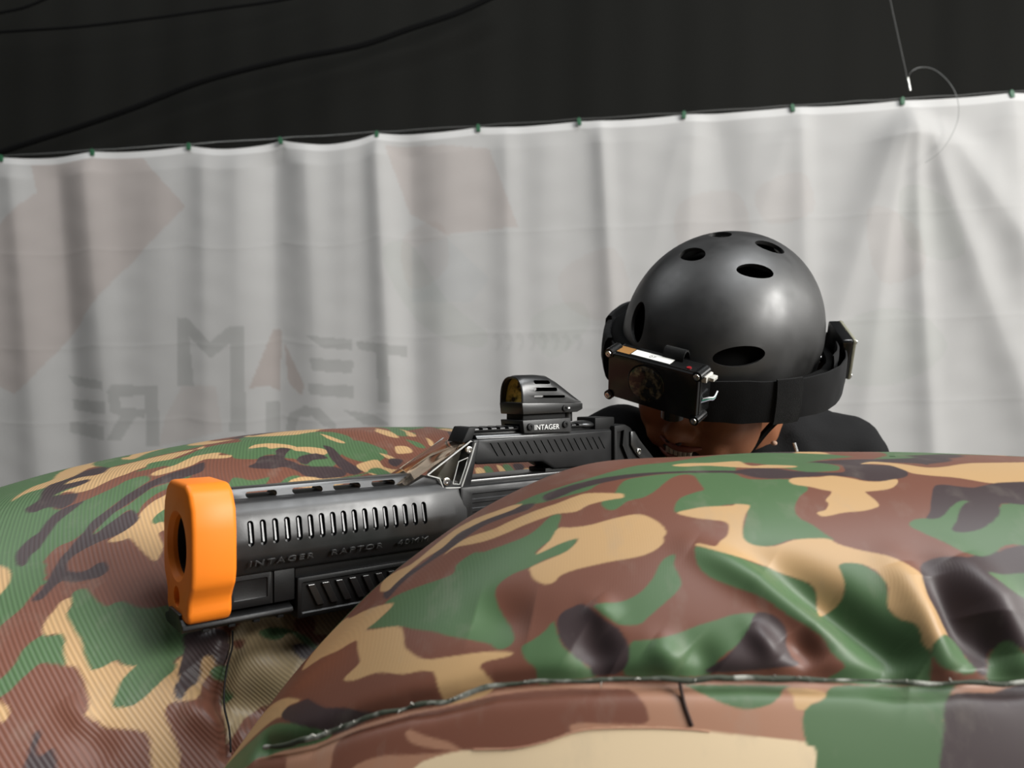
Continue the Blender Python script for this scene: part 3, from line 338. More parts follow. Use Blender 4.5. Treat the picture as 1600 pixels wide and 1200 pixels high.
def bunker(name, B, prints, lines, us, ts, tw_dir, tw_period, tw_amp, label, smooth_wrinkle=1.0):
    U, T = np.meshgrid(us, ts)
    X, Y, Z = bunker_surface(B, U, T)
    P = np.stack([X, Y, Z], -1)
    du = np.roll(P, -1, 1) - np.roll(P, 1, 1); dt = np.gradient(P, axis=0); N = np.cross(du, dt); L = np.linalg.norm(N, axis=-1, keepdims=True); N = N / np.maximum(L, 1e-12)
    N[-1] = (0, 0, 1)
    def pt(u, t): return np.array(bunker_surface(B, np.float64(u / 1000), np.float64(t / 5000)), float).reshape(3)
    disp = np.zeros(U.shape)
    def seg_dist(pts):
        best = np.full(U.shape, 9.0); par = np.zeros(U.shape)
        for i in range(len(pts) - 1):
            a, b = pts[i], pts[i + 1]; ab = b - a; s = np.clip(((P - a) @ ab) / (ab @ ab), 0, 1)
            d = np.linalg.norm(P - a - s[..., None] * ab, axis=-1); m = d < best
            best = np.where(m, d, best); par = np.where(m, (i + s) / (len(pts) - 1), par)
        return best, par
    root = empty(name, (B['c'][0], B['c'][1], 0))
    off = np.array((B['c'][0], B['c'][1], -EYE)); seam_paths = []
    for n_, amp, wid, pts in lines:
        q = [pt(u, t) for u, t in pts]
        if n_ == 'w':
            d, s = seg_dist(q); disp += amp * .0014 * np.exp(-(d / (wid * .001)) ** 2) * np.sin(np.pi * (.04 + .90 * s)) ** .8
        else:
            d, s = seg_dist(q)
            if n_ == 'seam': disp -= .0055 * np.exp(-(d / .006) ** 2)
            seam_paths.append((n_, q))
    disp += .0012 * vnoise(X * 40, Y * 40, Z * 40, 21, 2)
    P2 = P + N * disp[..., None]
    # print: woodland blobs; hidden sides get the same four colours from noise
    col = np.empty(U.shape + (3,)); col[:] = CAMO['B']
    n1 = vnoise(X * 42, Y * 42, Z * 60, 31, 2); n2 = vnoise(X * 38 + 5, Y * 38, Z * 55, 32, 2); n3 = vnoise(X * 48, Y * 48 + 3, Z * 70, 33, 2)
    chart, prints = prints.split('|', 1); back = ~in_poly(U * 1000, T * 5000, np.array([tuple(map(float, c.split(','))) for c in chart[1:].split(' ')]))
    for n_, th, k in ((n1, .12, 'G'), (n2, .38, 'T'), (n3, .5, 'K')): col[back & (n_ > th)] = CAMO[k]
    base = col; col = np.zeros_like(base); gu = np.gradient(U, axis=1); gt = np.gradient(T, axis=0); polys = [(q[0], smooth_poly([tuple(map(float, c.split(','))) for c in q[1:].split(' ')], 3)) for q in prints.split('|')]
    for ou, ot in ((-.35, -.12), (.12, -.35), (.35, .12), (-.12, .35)):          # four samples a cell keep the printed edges smooth
        c1 = base.copy(); su = (U + ou * gu) * 1000; st_ = (T + ot * gt) * 5000
        for k, poly in polys: c1[in_poly(su, st_, poly)] = CAMO[k]
        col += c1 / 4
    me = grid_mesh('fabric', P2[..., 0] - off[0], P2[..., 1] - off[1], P2[..., 2] - off[2], col, wrap=True)
    m = mat(name + '_cloth', (.3, .3, .3), .48, spec=.42); nt = m.node_tree; bs = nt.nodes['Principled BSDF']
    at = nt.nodes.new('ShaderNodeAttribute'); at.attribute_name = 'print'
    tc = nt.nodes.new('ShaderNodeTexCoord'); dp = nt.nodes.new('ShaderNodeVectorMath'); dp.operation = 'DOT_PRODUCT'
    v = Vector(tw_dir).normalized() * (2 * math.pi / tw_period); dp.inputs[1].default_value = v
    nt.links.new(tc.outputs['Object'], dp.inputs[0])
    sn = nt.nodes.new('ShaderNodeMath'); sn.operation = 'SINE'; nt.links.new(dp.outputs['Value'], sn.inputs[0])
    nz = nt.nodes.new('ShaderNodeTexNoise'); nz.inputs['Scale'].default_value = 30; nz.inputs['Detail'].default_value = 8; nz.inputs['Roughness'].default_value = .62
    mp = nt.nodes.new('ShaderNodeMapping'); mp.inputs['Scale'].default_value = (1.6, 1, .7); nt.links.new(tc.outputs['Object'], mp.inputs['Vector']); nt.links.new(mp.outputs[0], nz.inputs['Vector'])
    mr = nt.nodes.new('ShaderNodeMapRange'); mr.inputs[1].default_value = -1; mr.inputs[2].default_value = 1; mr.inputs[3].default_value = 1 - tw_amp; mr.inputs[4].default_value = 1 + tw_amp
    nt.links.new(sn.outputs[0], mr.inputs[0])
    vm = nt.nodes.new('ShaderNodeVectorMath'); vm.operation = 'SCALE'; nt.links.new(at.outputs['Color'], vm.inputs[0]); nt.links.new(mr.outputs[0], vm.inputs['Scale'])
    # scuffed, slightly faded patches in the coating
    rp = nt.nodes.new('ShaderNodeMapRange'); rp.inputs[1].default_value = .55; rp.inputs[2].default_value = .85; rp.inputs[4].default_value = .30; nt.links.new(nz.outputs[0], rp.inputs[0])
    mxc = nt.nodes.new('ShaderNodeMix'); mxc.data_type = 'RGBA'; mxc.inputs['B'].default_value = (.30, .27, .22, 1)
    nt.links.new(rp.outputs[0], mxc.inputs['Factor']); nt.links.new(vm.outputs[0], mxc.inputs['A']); nt.links.new(mxc.outputs['Result'], bs.inputs['Base Color'])
    bp = nt.nodes.new('ShaderNodeBump'); bp.inputs['Strength'].default_value = .3 if tw_amp > .1 else .08; bp.inputs['Distance'].default_value = tw_period * .12
    nt.links.new(sn.outputs[0], bp.inputs['Height']); nt.links.new(bp.outputs[0], bs.inputs['Normal'])
    link('fabric', me, m, root, defer=True)
    tag(root, label, 'inflatable bunker', 'camouflage inflatable bunkers')
    return root, [(n_, [Vector(p - off) for p in q]) for n_, q in seam_paths]
def fine(a, b, n, lo, hi, k):
    """n samples on the dense span a..b inside lo..hi, k coarse ones outside"""
    return np.concatenate([np.linspace(lo, a, max(2, k), endpoint=False), np.linspace(a, b, n, endpoint=False), np.linspace(b, hi, max(2, k))])
NEAR_LINES[0][3].extend([(-1400, 2800), (-1150, 2800), (-800, 2740), (-500, 2640)])
us = fine(-2.95, -.75, 760, -np.pi - .5, np.pi - .5, 130)[:-1]
ts = np.concatenate([np.linspace(-1, .36, 90, endpoint=False), np.linspace(.36, .93, 330, endpoint=False), np.linspace(.93, .9995, 30)])
nb, nseams = bunker('inflatable_bunker', NEAR, NEAR_PRINT, NEAR_LINES, us, ts, (.8, .3, -.5), .0011, .02, 'camouflage inflatable bunker in the foreground with a frayed seam, right of the orange muzzle')
us = fine(-3.55, -.25, 1000, -np.pi - .9, np.pi - .9, 110)[:-1]
ts = np.concatenate([np.linspace(-1, .2, 90, endpoint=False), np.linspace(.2, .93, 380, endpoint=False), np.linspace(.93, .9995, 30)])
lb, lseams = bunker('inflatable_bunker', LEFT, LEFT_PRINT, LEFT_LINES, us, ts, (.726, .052, .686),   .0023, .11, 'ribbed camouflage inflatable bunker on the left, behind the orange muzzle')
# frayed seam welt of the near bunker
m_seam = mat('frayed_seam', (.045, .055, .04), .8); nt = m_seam.node_tree; nz = nt.nodes.new('ShaderNodeTexNoise'); nz.inputs['Scale'].default_value = 75; nz.inputs['Detail'].default_value = 6
tc = nt.nodes.new('ShaderNodeTexCoord'); nt.links.new(tc.outputs['Object'], nz.inputs['Vector'])
rp = nt.nodes.new('ShaderNodeValToRGB'); rp.color_ramp.elements[0].position = .48; rp.color_ramp.elements[0].color = (.05, .06, .04, 1); rp.color_ramp.elements[1].position = .62; rp.color_ramp.elements[1].color = (.42, .42, .37, 1)
nt.links.new(nz.outputs[0], rp.inputs[0]); nt.links.new(rp.outputs[0], nt.nodes['Principled BSDF'].inputs['Base Color'])
for n_, q in nseams:
    P = spline(q, 24)
    if n_ == 'seam':
        R = [max(.0005, .0012 + .0007 * noise.noise(p * 45) + .0004 * noise.noise(p * 160)) for p in P]
        P = [p + Vector((.0008 * noise.noise(p * 120), -.0004, .0008 + .0014 * noise.noise(p * 70 + Vector((9, 0, 0))))) for p in P]
        so = obj('seam', tube(P, R, 8), m_seam, nb, smooth=180); so['label'] = 'frayed dark seam with worn whitish threads'
        tb = bmesh.new()
        for k in range(24):                                      # loose threads sticking out of the welt
            p = P[random.randrange(len(P))]; d = Vector((random.uniform(-1, 1), random.uniform(-.6, -.1), random.uniform(-.5, .9))).normalized() * random.uniform(.002, .005)
            tube([p, p + d * .6 + Vector((0, 0, .001)), p + d], [.0004, .0003, .0001], 5, tb)
        obj('loose_threads', tb, mat('worn_thread', (.48, .47, .42), .8), nb, smooth=180)['kind'] = 'stuff'
    elif n_ == 'edge':
        P = P[:len(P) * 62 // 100]
        obj('strip_edge', tube([p + Vector((0, -.0004, 0)) for p in P], .0003, 6), mat('pink_tape_edge', (.46, .23, .15), .6), nb, smooth=180)
    else:
        obj('tape_lap', tube([p + Vector((0, -.0006, 0)) for p in P], [.0006, *[.0010] * (len(P) - 2), .0004], 6), mat('dark_tape_gap', (.03, .012, .008), .8), nb, smooth=180)
for n_, q in lseams:
    obj('seam', tube([p + Vector((.0004, -.0005, 0)) for p in spline(q, 8)], .0007, 6), mat('dark_panel_seam', (.01, .008, .007), .7), lb, smooth=180)

# ---------------------------------------------------------------- laser tag gun (local: x back from the muzzle, y away from the camera side, z up; metres)
gun = empty('laser_tag_gun', (-.2402, .55, EYE - .116), (0, 0, math.radians(38)))
tag(gun, 'black plastic laser tag gun with orange muzzle and red dot sight, aimed over the bunkers', 'toy gun')
m_poly = noise_bump(mat('black_gun_polymer', (.017, .017, .0175), .42, spec=.8), 900, .12, .0004, .06)
m_poly_dark = noise_bump(mat('dark_handle_polymer', (.009, .009, .0095), .45, spec=.42), 900, .15, .0004, .05)
m_gloss = mat('black_gun_satin', (.016, .016, .016), .30, spec=1.0)
m_dark = mat('black_gun_recess', (.008, .008, .008), .6, spec=.3)
m_orange = noise_bump(mat('orange_plastic', (.93, .235, .016), .45, spec=.4), 500, .05, .0004)
m_steel = mat('bright_screw_steel', (.75, .74, .72), .22, 1)
m_alloy = mat('black_anodised_alloy', (.035, .035, .035), .33, .5, spec=1.0)
m_white = mat('white_ink', (.85, .85, .83), .6)
mm = .001
def MM(pts): return [(a * mm, b * mm) for a, b in pts]
def sym(pts): return MM(pts + [(-a, b) for a, b in pts[::-1]])
def screw(name, parent, p, r, ax=(0, -1, 0), m=None, depth=.0016, label=None):
    p = Vector(p); ax = Vector(ax).normalized(); bm = cyl(p - ax * .001, p + ax * depth, r, 20); bevel(bm, r * .18, 2, 50)
    o = obj(name, bm, m or m_steel, parent)
    hx = cyl(p + ax * (depth - .0008), p + ax * (depth + .004), r * .5, 6); cut(o, hx)
    if label: o['label'] = label
    return o
# muzzle cap
cap = obj('muzzle_cap', prism(sym([(20, 46), (29, 41), (36, 29), (38, 14), (38, -14), (36, -24), (30, -31.5), (27.5, -36), (27.5, -46), (23, -52)]), 0, .031, 'x', .0035, 3), m_orange, gun)
cut(cap, cyl((-.002, 0, 0), (.040, 0, 0), .0226, 40)); cut(cap, cyl((-.003, 0, 0), (.0040, 0, 0), .0275, 40, r2=.0222))
cut(cap, cyl((-.003, 0, -.036), (.022, 0, -.036), .0075, 24))
cap['label'] = 'bright orange muzzle cap with a large bore and a small lower hole'
bm = bmesh.new(); rr = [[bm.verts.new((x, r * math.cos(a), r * math.sin(a))) for a in [2 * math.pi * k / 40 for k in range(40)]] for x, r in ((.0065, .0225), (.0065, .0210), (.0285, .0205), (.0285, .0225))]
for i in range(4):
    for k in range(40): bm.faces.new((rr[i - 1][k - 1], rr[i - 1][k], rr[i][k], rr[i][k - 1]))
obj('bore_sleeve', bm, m_dark, gun)
lens_m = mat('dark_lens', (.01, .01, .015), .08, spec=.8)
obj('emitter_lens', ellipsoid((.0275, 0, 0), (.004, .0205, .0205)), lens_m, gun)
# barrel shroud
prof = [(13, 31), (21.5, 30.5), (27.5, 24), (31, 14), (33.2, 3), (32, -9), (25, -22), (14, -27)]
bm = bmesh.new(); rings = []
for l, k, dz in ((29, 1, 0), (192, 1, 0), (206, .97, 0), (220, .86, 0), (236, .78, 0)):
    pts = sym(prof); rings.append([bm.verts.new((l * mm, a * k, b + dz)) for a, b in pts])
for i in range(len(rings) - 1):
    for k in range(len(rings[0])): bm.faces.new((rings[i][k], rings[i][k - 1], rings[i + 1][k - 1], rings[i + 1][k]))
bm.faces.new(rings[0]); bm.faces.new(rings[-1][::-1]); bmesh.ops.recalc_face_normals(bm, faces=bm.faces)
shr = obj('barrel_shroud', bevel(bm, .0022, 3, 14), m_poly, gun, smooth=30)
bm = bmesh.new()
tilt = math.atan2(33.2 - 29, 19 - 3)
for sgn in (-1, 1):
    for i in range(17):
        x = (42.3 + i * 9.06) * mm
        t = prism(stadium(0, 0, .0046, .0185), -.004, .004, 'y')
        bmesh.ops.transform(t, matrix=Matrix.Translation((x, sgn * .0311, .0085)) @ Matrix.Rotation(sgn * tilt, 4, 'X'), verts=t.verts); merge(bm, t)
cut(shr, bm, 30)
# raised ribs inside each slot catch the light
t = prism(stadium(0, 0, .0016, .0150), -.0010, .0008, 'y', .0004, 2)
me = bpy.data.meshes.new('vent_rib'); t.to_mesh(me); t.free(); me.materials.append(m_gloss)
for i in range(17):
    o = bpy.data.objects.new('vent_rib', me); COL.objects.link(o); o.parent = shr
    o.location = ((42.9 + i * 9.06) * mm, -.0284, .0085); o.rotation_euler = (-tilt, 0, 0)
# maker's lettering moulded into the lower facet
fa = math.atan2(31.5 - 25, 22 - 9)                               # lean of the facet
Mt = Matrix.Translation((.0415, -.03115, -.0152)) @ Matrix.Rotation(math.pi / 2 + fa, 4, 'X')
m_letter = mat('lit_lettering', (.05, .05, .05), .3, spec=.7)  # black letters coloured lighter to paint in the light they catch
text_mesh('lettering', 'INTAGER   RAPTOR   40MM', .0068, m_letter, shr, Mt, .0005, 1.25, .149)['label'] = 'moulded lettering along the barrel shroud'
# top rib with see-through windows
rib = obj('top_rib', prism(sym([(11.5, 30), (6.5, 38.5)]), .031, .19, 'x', .0008), m_gloss, gun)
bm = bmesh.new()
for a, b in ((46, 70), (82, 107), (116, 140), (150, 172)): prism(stadium((a + b) / 2 * mm, .0333, (b - a) * mm, .0044), -.02, .02, 'y', bm=bm)
cut(rib, bm)
obj('window_dark_strip', box(.031, .19, -.0125, .0125, .0300, .0312, .0003), m_dark, gun)  # dark strip added so the shroud's sheen does not show through the windows
# lower block, bottom rail, fore grip
lo = obj('under_block', box(.029, .079, -.0225, .0225, -.047, -.020, .0012), m_poly_dark, gun)
cut(lo, box(.033, .058, -.03, -.0213, -.0415, -.0265, .001)); cut(lo, box(.0605, .063, -.03, -.0208, -.05, -.019))
obj('bottom_rail', prism(sym([(14, -46), (14, -49), (22.5, -52), (23.5, -55), (19, -58)]), -.002, .0775, 'x', .0007), m_poly_dark, gun)
bm = bmesh.new()
for i in range(4): box((12 + i * 18) * mm, (17 + i * 18) * mm, -.021, .021, -.0592, -.0572, .0004, 1, bm)
obj('rail_teeth', bm, m_poly_dark, gun)
fg = obj('fore_grip', box(.080, .236, -.0245, .0245, -.062, -.0305, .002), m_poly_dark, gun)
bm = bmesh.new(); box(.0835, .232, -.03, -.0228, -.0585, -.0345, .001, 1, bm); box(.0835, .232, .0228, .03, -.0585, -.0345, .001, 1, bm); cut(fg, bm)
t = prism(MM([(0, 0), (6, 0), (14, -17), (8, -17)]), -.0016, .0012, 'y', .0006); me = bpy.data.meshes.new('grip_rib'); t.to_mesh(me); t.free(); me.materials.append(m_gloss)
for i in range(12):
    o = bpy.data.objects.new('grip_rib', me); COL.objects.link(o); o.parent = fg; o.location = ((88 + i * 11.5) * mm, -.0232, -.037)
obj('neck_block', box(.080, .24, -.020, .020, -.033, -.018, .001), m_poly_dark, gun)
# receiver and hidden rear body
rc = obj('receiver', prism(MM([(228, 26), (480, 26), (520, 18), (560, 8), (560, -45), (500, -52), (440, -40), (300, -38), (228, -30)]), -.0255, .0255, 'y', .003), m_poly_dark, gun)
bm = bmesh.new()
for z in (.0165, .0085, .0005): box(.240, .300, -.03, -.0242, z - .0026, z + .0026, .0008, 1, bm)
cut(rc, bm)
obj('receiver_top_rail', box(.236, .47, -.018, .018, .025, .0305, .0012), m_gloss, gun)
obj('pistol_grip', prism(MM([(392, -36), (428, -38), (444, -112), (412, -118)]), -.015, .015, 'y', .006, 3), m_poly_dark, gun)
obj('butt_pad', box(.556, .572, -.024, .024, -.05, .012, .004, 3), m_dark, gun)
# front sight housing: black strut frame with clear covers
m_clear = mat('clear_plastic', (.95, .95, .93), .06, Transmission_Weight=1.0, IOR=1.12)
m_rim = mat('bright_clear_edge', (.80, .80, .77), .25, spec=.8, Transmission_Weight=.35)  # whitish colour paints in the bright edges of the clear covers
m_smoke = mat('smoky_clear_plastic', (.80, .66, .52), .10, Transmission_Weight=1.0, IOR=1.08)
obj('front_strut', prism(MM([(196, 25), (244, 25), (254, 66), (247, 66), (236, 40), (229, 29)]), -.0185, .0185, 'y', .0015), m_poly_dark, gun)
obj('wedge_base', prism(MM([(168, 26), (196, 26), (234, 25), (226, 31), (196, 38)]), -.0195, .0195, 'y', .0015), m_poly_dark, gun)
obj('sensor_board', prism(MM([(210, 30), (230, 30), (241, 58), (234, 58)]), -.009, .009, 'y', .0008), mat('dark_sensor_board', (.05, .045, .035), .4), gun)
for sg in (-1, 1):
    c = obj('clear_cover', prism(MM([(196, 38.5), (241, 65.5), (246, 63.5), (240, 47), (231, 25), (212, 26), (208, 35)]), sg * .0195, sg * .0222, 'y', .0006), m_clear, gun)
    obj('cover_rim', tube([(x * mm, sg * .0225, z * mm) for x, z in ((208, 35), (196, 38.5), (241, 65.5), (246, 63.5), (240, 47), (231, 25), (212, 26), (208, 35))], .0007, 6), m_rim, c)
    obj('inner_frame', tube([(x * mm, sg * .0224, z * mm) for x, z in ((222, 29), (228, 48), (238, 51), (236, 45), (229, 28), (222, 29))], .0004, 6), m_rim, c)
for p in ((238.7, 57.6), (215.1, 31.7)): screw('screw', gun, (p[0] * mm, -.0222, p[1] * mm), .0034, label='bright steel screw')
obj('front_window', prism(MM([(170, 30), (236, 64.5), (239, 63), (173, 28.5)]), -.0185, .0185, 'y', .0004, 1), m_smoke, gun)
# carry handle with slanted grooves
ch = obj('carry_handle', prism(MM([(250, 66), (424, 68.5), (424, 32), (345, 33.5), (330, 41.3), (252, 43.3), (246, 47)]), -.0165, .0165, 'y', .0018, 3), m_poly_dark, gun)
bm = bmesh.new()
for i in range(17):
    x = 266 + i * 8.6
    prism(MM([(x, 62), (x + 1.5, 62), (x + 10.0, 49.5), (x + 8.5, 49.5)]), -.02, -.0155, 'y', bm=bm)
cut(ch, bm)
obj('handle_shelf', box(.336, .428, -.013, .013, .024, .034, .001), m_dark, gun)
obj('handle_top_bevel', prism(sym([(16.2, 66.3), (14, 69.5), (9, 70)]), .252, .424, 'x', .0008), m_gloss, gun)
rl = obj('sight_rail', prism(sym([(8, 69), (8, 71.5), (11, 73), (11, 75), (9, 76.3)]), .249, .424, 'x', .0005), m_gloss, gun)
bm = bmesh.new()
for i in range(17): box((258 + i * 10) * mm, (262.5 + i * 10) * mm, -.02, .02, .0738, .08, bm=bm)
cut(rl, bm)
obj('front_sight_block', prism(MM([(238, 62), (250, 66), (254, 77), (246, 77)]), -.0125, .0125, 'y', .001), m_dark, gun)
obj('rear_drum', ellipsoid((.397, 0, .074), (.016, .013, .0045)), m_gloss, gun)
obj('rear_block', box(.402, .430, -.014, .014, .068, .0815, .001), m_dark, gun)
# rear bracket
rb = obj('rear_bracket', prism(MM([(424, 73), (440, 74), (449, 70), (458, 58), (494, 27), (498, 14), (440, 14), (424, 30)]), -.020, .020, 'y', .002), m_dark, gun)
cut(rb, prism(MM([(428, 66), (438, 68), (436, 52), (446, 34), (440, 18), (428, 30)]), -.03, -.0165, 'y'))
obj('bracket_plate', prism(MM([(446, 66), (452, 66), (460, 56), (492, 27), (474, 24), (452, 44), (446, 52)]), -.0225, -.0195, 'y', .0006), m_gloss, gun)
screw('screw', gun, (.4575, -.0222, .0447), .0034, label='bright steel screw')
# red dot sight
sg_ = empty('red_dot_sight', (0, 0, 0)); sg_.parent = gun; sg_['label'] = 'compact red dot sight with an open hood and white lettering on its mount'
mt = obj('sight_mount', prism(MM([(304, 81.5), (365, 82.5), (366.5, 68.5), (306, 69.5)]), -.0175, .0175, 'y', .0008), mat('grey_black_mount', (.05, .05, .05), .42, .3), sg_)
cut(mt, box(.30, .37, -.0115, .0115, .06, .0775))
obj('mount_neck', box(.308, .362, -.013, .013, .0800, .0895, .0008), m_dark, sg_)
obj('sight_base', prism(MM([(303, 98), (381, 97), (381, 91), (374, 88.2), (304.5, 87)]), -.0178, .0178, 'y', .0008), m_alloy, sg_)
obj('adjust_knob', cyl((.372, -.004, .0785), (.372, -.004, .089), .0055, 20), m_alloy, sg_)
# hood: arched shell, open to the front, closing down toward the rear
bm = bmesh.new(); rings = []; na = 18
def arch(l, top, w, base=.0975):
    R = []
    for k in range(na + 1):
        a = math.pi * k / na; c, s_ = math.cos(a), math.sin(a)
        R.append((l, w * math.copysign(abs(c) ** .72, c), base + (top - base) * abs(s_) ** .72))
    return R
stations = [(.3045, .1225, .0172), (.309, .1245, .0176), (.330, .1252, .0176), (.341, .1245, .0176), (.352, .1195, .0174), (.363, .1125, .0170), (.373, .1055, .0165), (.3805, .0995, .0160)]
for st in stations: rings.append([bm.verts.new(p) for p in arch(*st)])
for i in range(len(rings) - 1):
    for k in range(na): bm.faces.new((rings[i][k], rings[i][k + 1], rings[i + 1][k + 1], rings[i + 1][k]))
bm.faces.new(rings[-1])
bmesh.ops.recalc_face_normals(bm, faces=bm.faces)
hood = obj('hood', bm, m_alloy, sg_, smooth=50)
md = hood.modifiers.new('s', 'SOLIDIFY'); md.thickness = .0016; md.offset = -1; apply_mods(hood)
bm = bmesh.new()
for cx, cz, w_ in ((.3305, .1178, .0205), (.3335, .1108, .030), (.338, .1038, .040)):
    for s2 in (-1, 1):
        yy_ = .0176 * (1 - ((cz - .0975) / .0275) ** 1.389) ** .72 - .0011; t = prism(stadium(cx, cz, w_, .0026 if cz < .105 else .0036), s2 * yy_, s2 * .03, 'y'); merge(bm, t)
cut(hood, bm, 40)
obj('hood_rim', tube([(x - .0003, y, z) for x, y, z in arch(.3045, .1225, .0168)], .0009, 8), m_gloss, sg_)
m_amber = mat('amber_painted_reflection', (.55, .33, .06), .12, .15)
nt = m_amber.node_tree; tc = nt.nodes.new('ShaderNodeTexCoord'); wv = nt.nodes.new('ShaderNodeTexNoise'); wv.inputs['Scale'].default_value = 120
nt.links.new(tc.outputs['Object'], wv.inputs['Vector']); rp = nt.nodes.new('ShaderNodeValToRGB'); rp.color_ramp.elements[0].position = .4; rp.color_ramp.elements[0].color = (.07, .045, .02, 1); rp.color_ramp.elements[1].position = .6; rp.color_ramp.elements[1].color = (1, .68, .14, 1)  # bright and dark amber patches painted in for reflections on the lens
nt.links.new(wv.outputs[0], rp.inputs[0]); nt.links.new(rp.outputs[0], nt.nodes['Principled BSDF'].inputs['Base Color'])
bm = bmesh.new(); vs = [bm.verts.new((.3095 + .10 * (z - .0985) * 1.0, y * .955, .0985 + (z - .0975) * .955)) for x, y, z in arch(.3, .1225, .0172)]
f = bm.faces.new(vs); ex = bmesh.ops.extrude_face_region(bm, geom=[f]); bmesh.ops.translate(bm, vec=(.0016, 0, 0), verts=[v for v in ex['geom'] if isinstance(v, bmesh.types.BMVert)])
obj('lens', bm, m_amber, sg_)['label'] = 'amber coated lens'
for p, nm in (((312.3, 75.3), 'a'), ((357.1, 76.4), 'b')): screw('mount_screw', sg_, (p[0] * mm, -.0175, p[1] * mm), .0034, m=m_dark, depth=.0020)
screw('windage_screw', sg_, (.3565, -.0178, .0922), .0032, m=m_dark, depth=.0016)
obj('windage_mark', box(.3612, .3636, -.01795, -.0176, .0916, .0932), m_white, sg_)
text_mesh('lettering', 'INTAGER', .0070, m_white, sg_, Matrix.Translation((.3186, -.0176, .0722)) @ Matrix.Rotation(math.pi / 2, 4, 'X'), .0002, 1.02, .0312)['label'] = 'white lettering on the sight mount'

# ---------------------------------------------------------------- head frame shared by helmet, headband and face
def head_matrix(yaw, pitch, roll, loc):
    y, p, r = map(math.radians, (yaw, pitch, roll)); fh = Vector((-math.sin(y), -math.cos(y), 0)); z = Vector((0, 0, 1))
    f = fh * math.cos(p) - z * math.sin(p); u = fh * math.sin(p) + z * math.cos(p); x = f.cross(u)
    u2 = u * math.cos(r) - x * math.sin(r); x2 = x * math.cos(r) + u * math.sin(r)
    M = Matrix((x2, f, u2)).transposed().to_4x4(); M.translation = Vector(loc); return M
HM = head_matrix(41, 24, 15, (.256, .935, EYE + .06))            # local x: wearer's right, y: forward, z: crown
def head_empty(name):
    o = empty(name); o.matrix_world = HM; return o
# ---------------------------------------------------------------- helmet
hel = head_empty('helmet'); tag(hel, 'matte black skate style helmet with oval vent holes, worn by the shooter', 'helmet')
m_helm = noise_bump(mat('matte_black_helmet', (.012, .0115, .011), .48, spec=1.0), 300, .04, .0005, .10)
RX, RY, RZ = .1145, .139, .122
def helm_pt(th, ph, k=1.0):
    """th: 0 crown .. pi/2 band .. beyond: lower skirt"""
    c, s_ = math.cos(ph), math.sin(ph)
    if th <= math.pi / 2: r, z = math.sin(th), RZ * math.cos(th)
    else:
        q = (th - math.pi / 2) / .5; r = 1 - .06 * q * q; z = -.062 * q
    rr = abs(r) ** .94
    x, y = RX * rr * c, RY * rr * s_
    if z < 0 and s_ > 0: z *= 1 - .75 * max(0, s_) ** 1.5         # shorter over the brow
    if z < 0: z += .016 * math.exp(-((abs(c) - .95) / .12) ** 2) * min(1, -z / .03)      # slight lift over the ears
    return Vector((x * k, y * k, z * (k if z > 0 else 1)))
bm = bmesh.new(); nth, nph = 40, 72; rows = []
for i in range(1, nth + 1):
    th = (math.pi / 2 + .5) * i / nth; rows.append([bm.verts.new(helm_pt(th, 2 * math.pi * k / nph)) for k in range(nph)])
tp = bm.verts.new((0, 0, RZ))
for k in range(nph): bm.faces.new((tp, rows[0][k - 1], rows[0][k]))
for i in range(nth - 1):
    for k in range(nph): bm.faces.new((rows[i][k - 1], rows[i][k], rows[i + 1][k], rows[i + 1][k - 1])[::-1])
bmesh.ops.recalc_face_normals(bm, faces=bm.faces)
sh = obj('shell', bm, m_helm, hel, smooth=60)
md = sh.modifiers.new('s', 'SOLIDIFY'); md.thickness = .0045; md.offset = -1; apply_mods(sh)
bm = bmesh.new()
def vent(p, n, along, a, b):
    """elliptic cutter through the shell at p"""
    n = Vector(n).normalized(); al = Vector(along); al = (al - n * al.dot(n)).normalized(); s_ = n.cross(al)
    t = bmesh.new(); ring = [(a * math.cos(q), b * math.sin(q)) for q in [2 * math.pi * k / 28 for k in range(28)]]
    A = [t.verts.new(Vector(p) + al * x + s_ * y - n * .018) for x, y in ring]; B = [t.verts.new(Vector(p) + al * x * 1.06 + s_ * y * 1.06 + n * .012) for x, y in ring]
    t.faces.new(A[::-1]); t.faces.new(B)
    for k in range(28): t.faces.new((A[k - 1], A[k], B[k], B[k - 1]))
    bmesh.ops.recalc_face_normals(t, faces=t.faces); merge(bm, t)
def nrm(p): return (p[0] / RX ** 2, p[1] / RY ** 2, p[2] / RZ ** 2)
VENTS = [((.0233, .0464, .1123), (-.0169, .0092, .0014), .0180, .0118), ((-.0493, .0438, .1032), (-.0146, -.0133, -.0036), .0205, .0098), ((-.0428, -.0143, .1124), (-.0107, -.0119, -.0059), .0180, .0125), ((.016, -.0113, .1204), (-.0148, .0121, .004), .0160, .0120),
         ((-.0643, .1089, .0323), (-.02, -.0176, .0004), .0275, .0105), ((.0579, .1079, .046), (.0108, -.0046, -.0073), .0140, .0235), ((.07, -.1, .04), (1, .9, 0), .027, .012), ((-.07, -.1, .04), (-1, .9, 0), .027, .012), ((.035, -.085, .088), (.3, 1, 0), .018, .010), ((-.035, -.085, .088), (-.3, 1, 0), .018, .010)]
for p, al, a, b in VENTS: vent(p, nrm(p), al, a, b)
cut(sh, bm, 40)
m_liner = mat('black_foam_liner', (.006, .006, .006), .95, spec=.1)
bm = bmesh.new(); ellipsoid((0, 0, -.004), (.1035, .128, .108), bm, n=32)
bmesh.ops.delete(bm, geom=[v for v in bm.verts if v.co.z < -.02], context='VERTS')
obj('liner', bm, m_liner, hel)
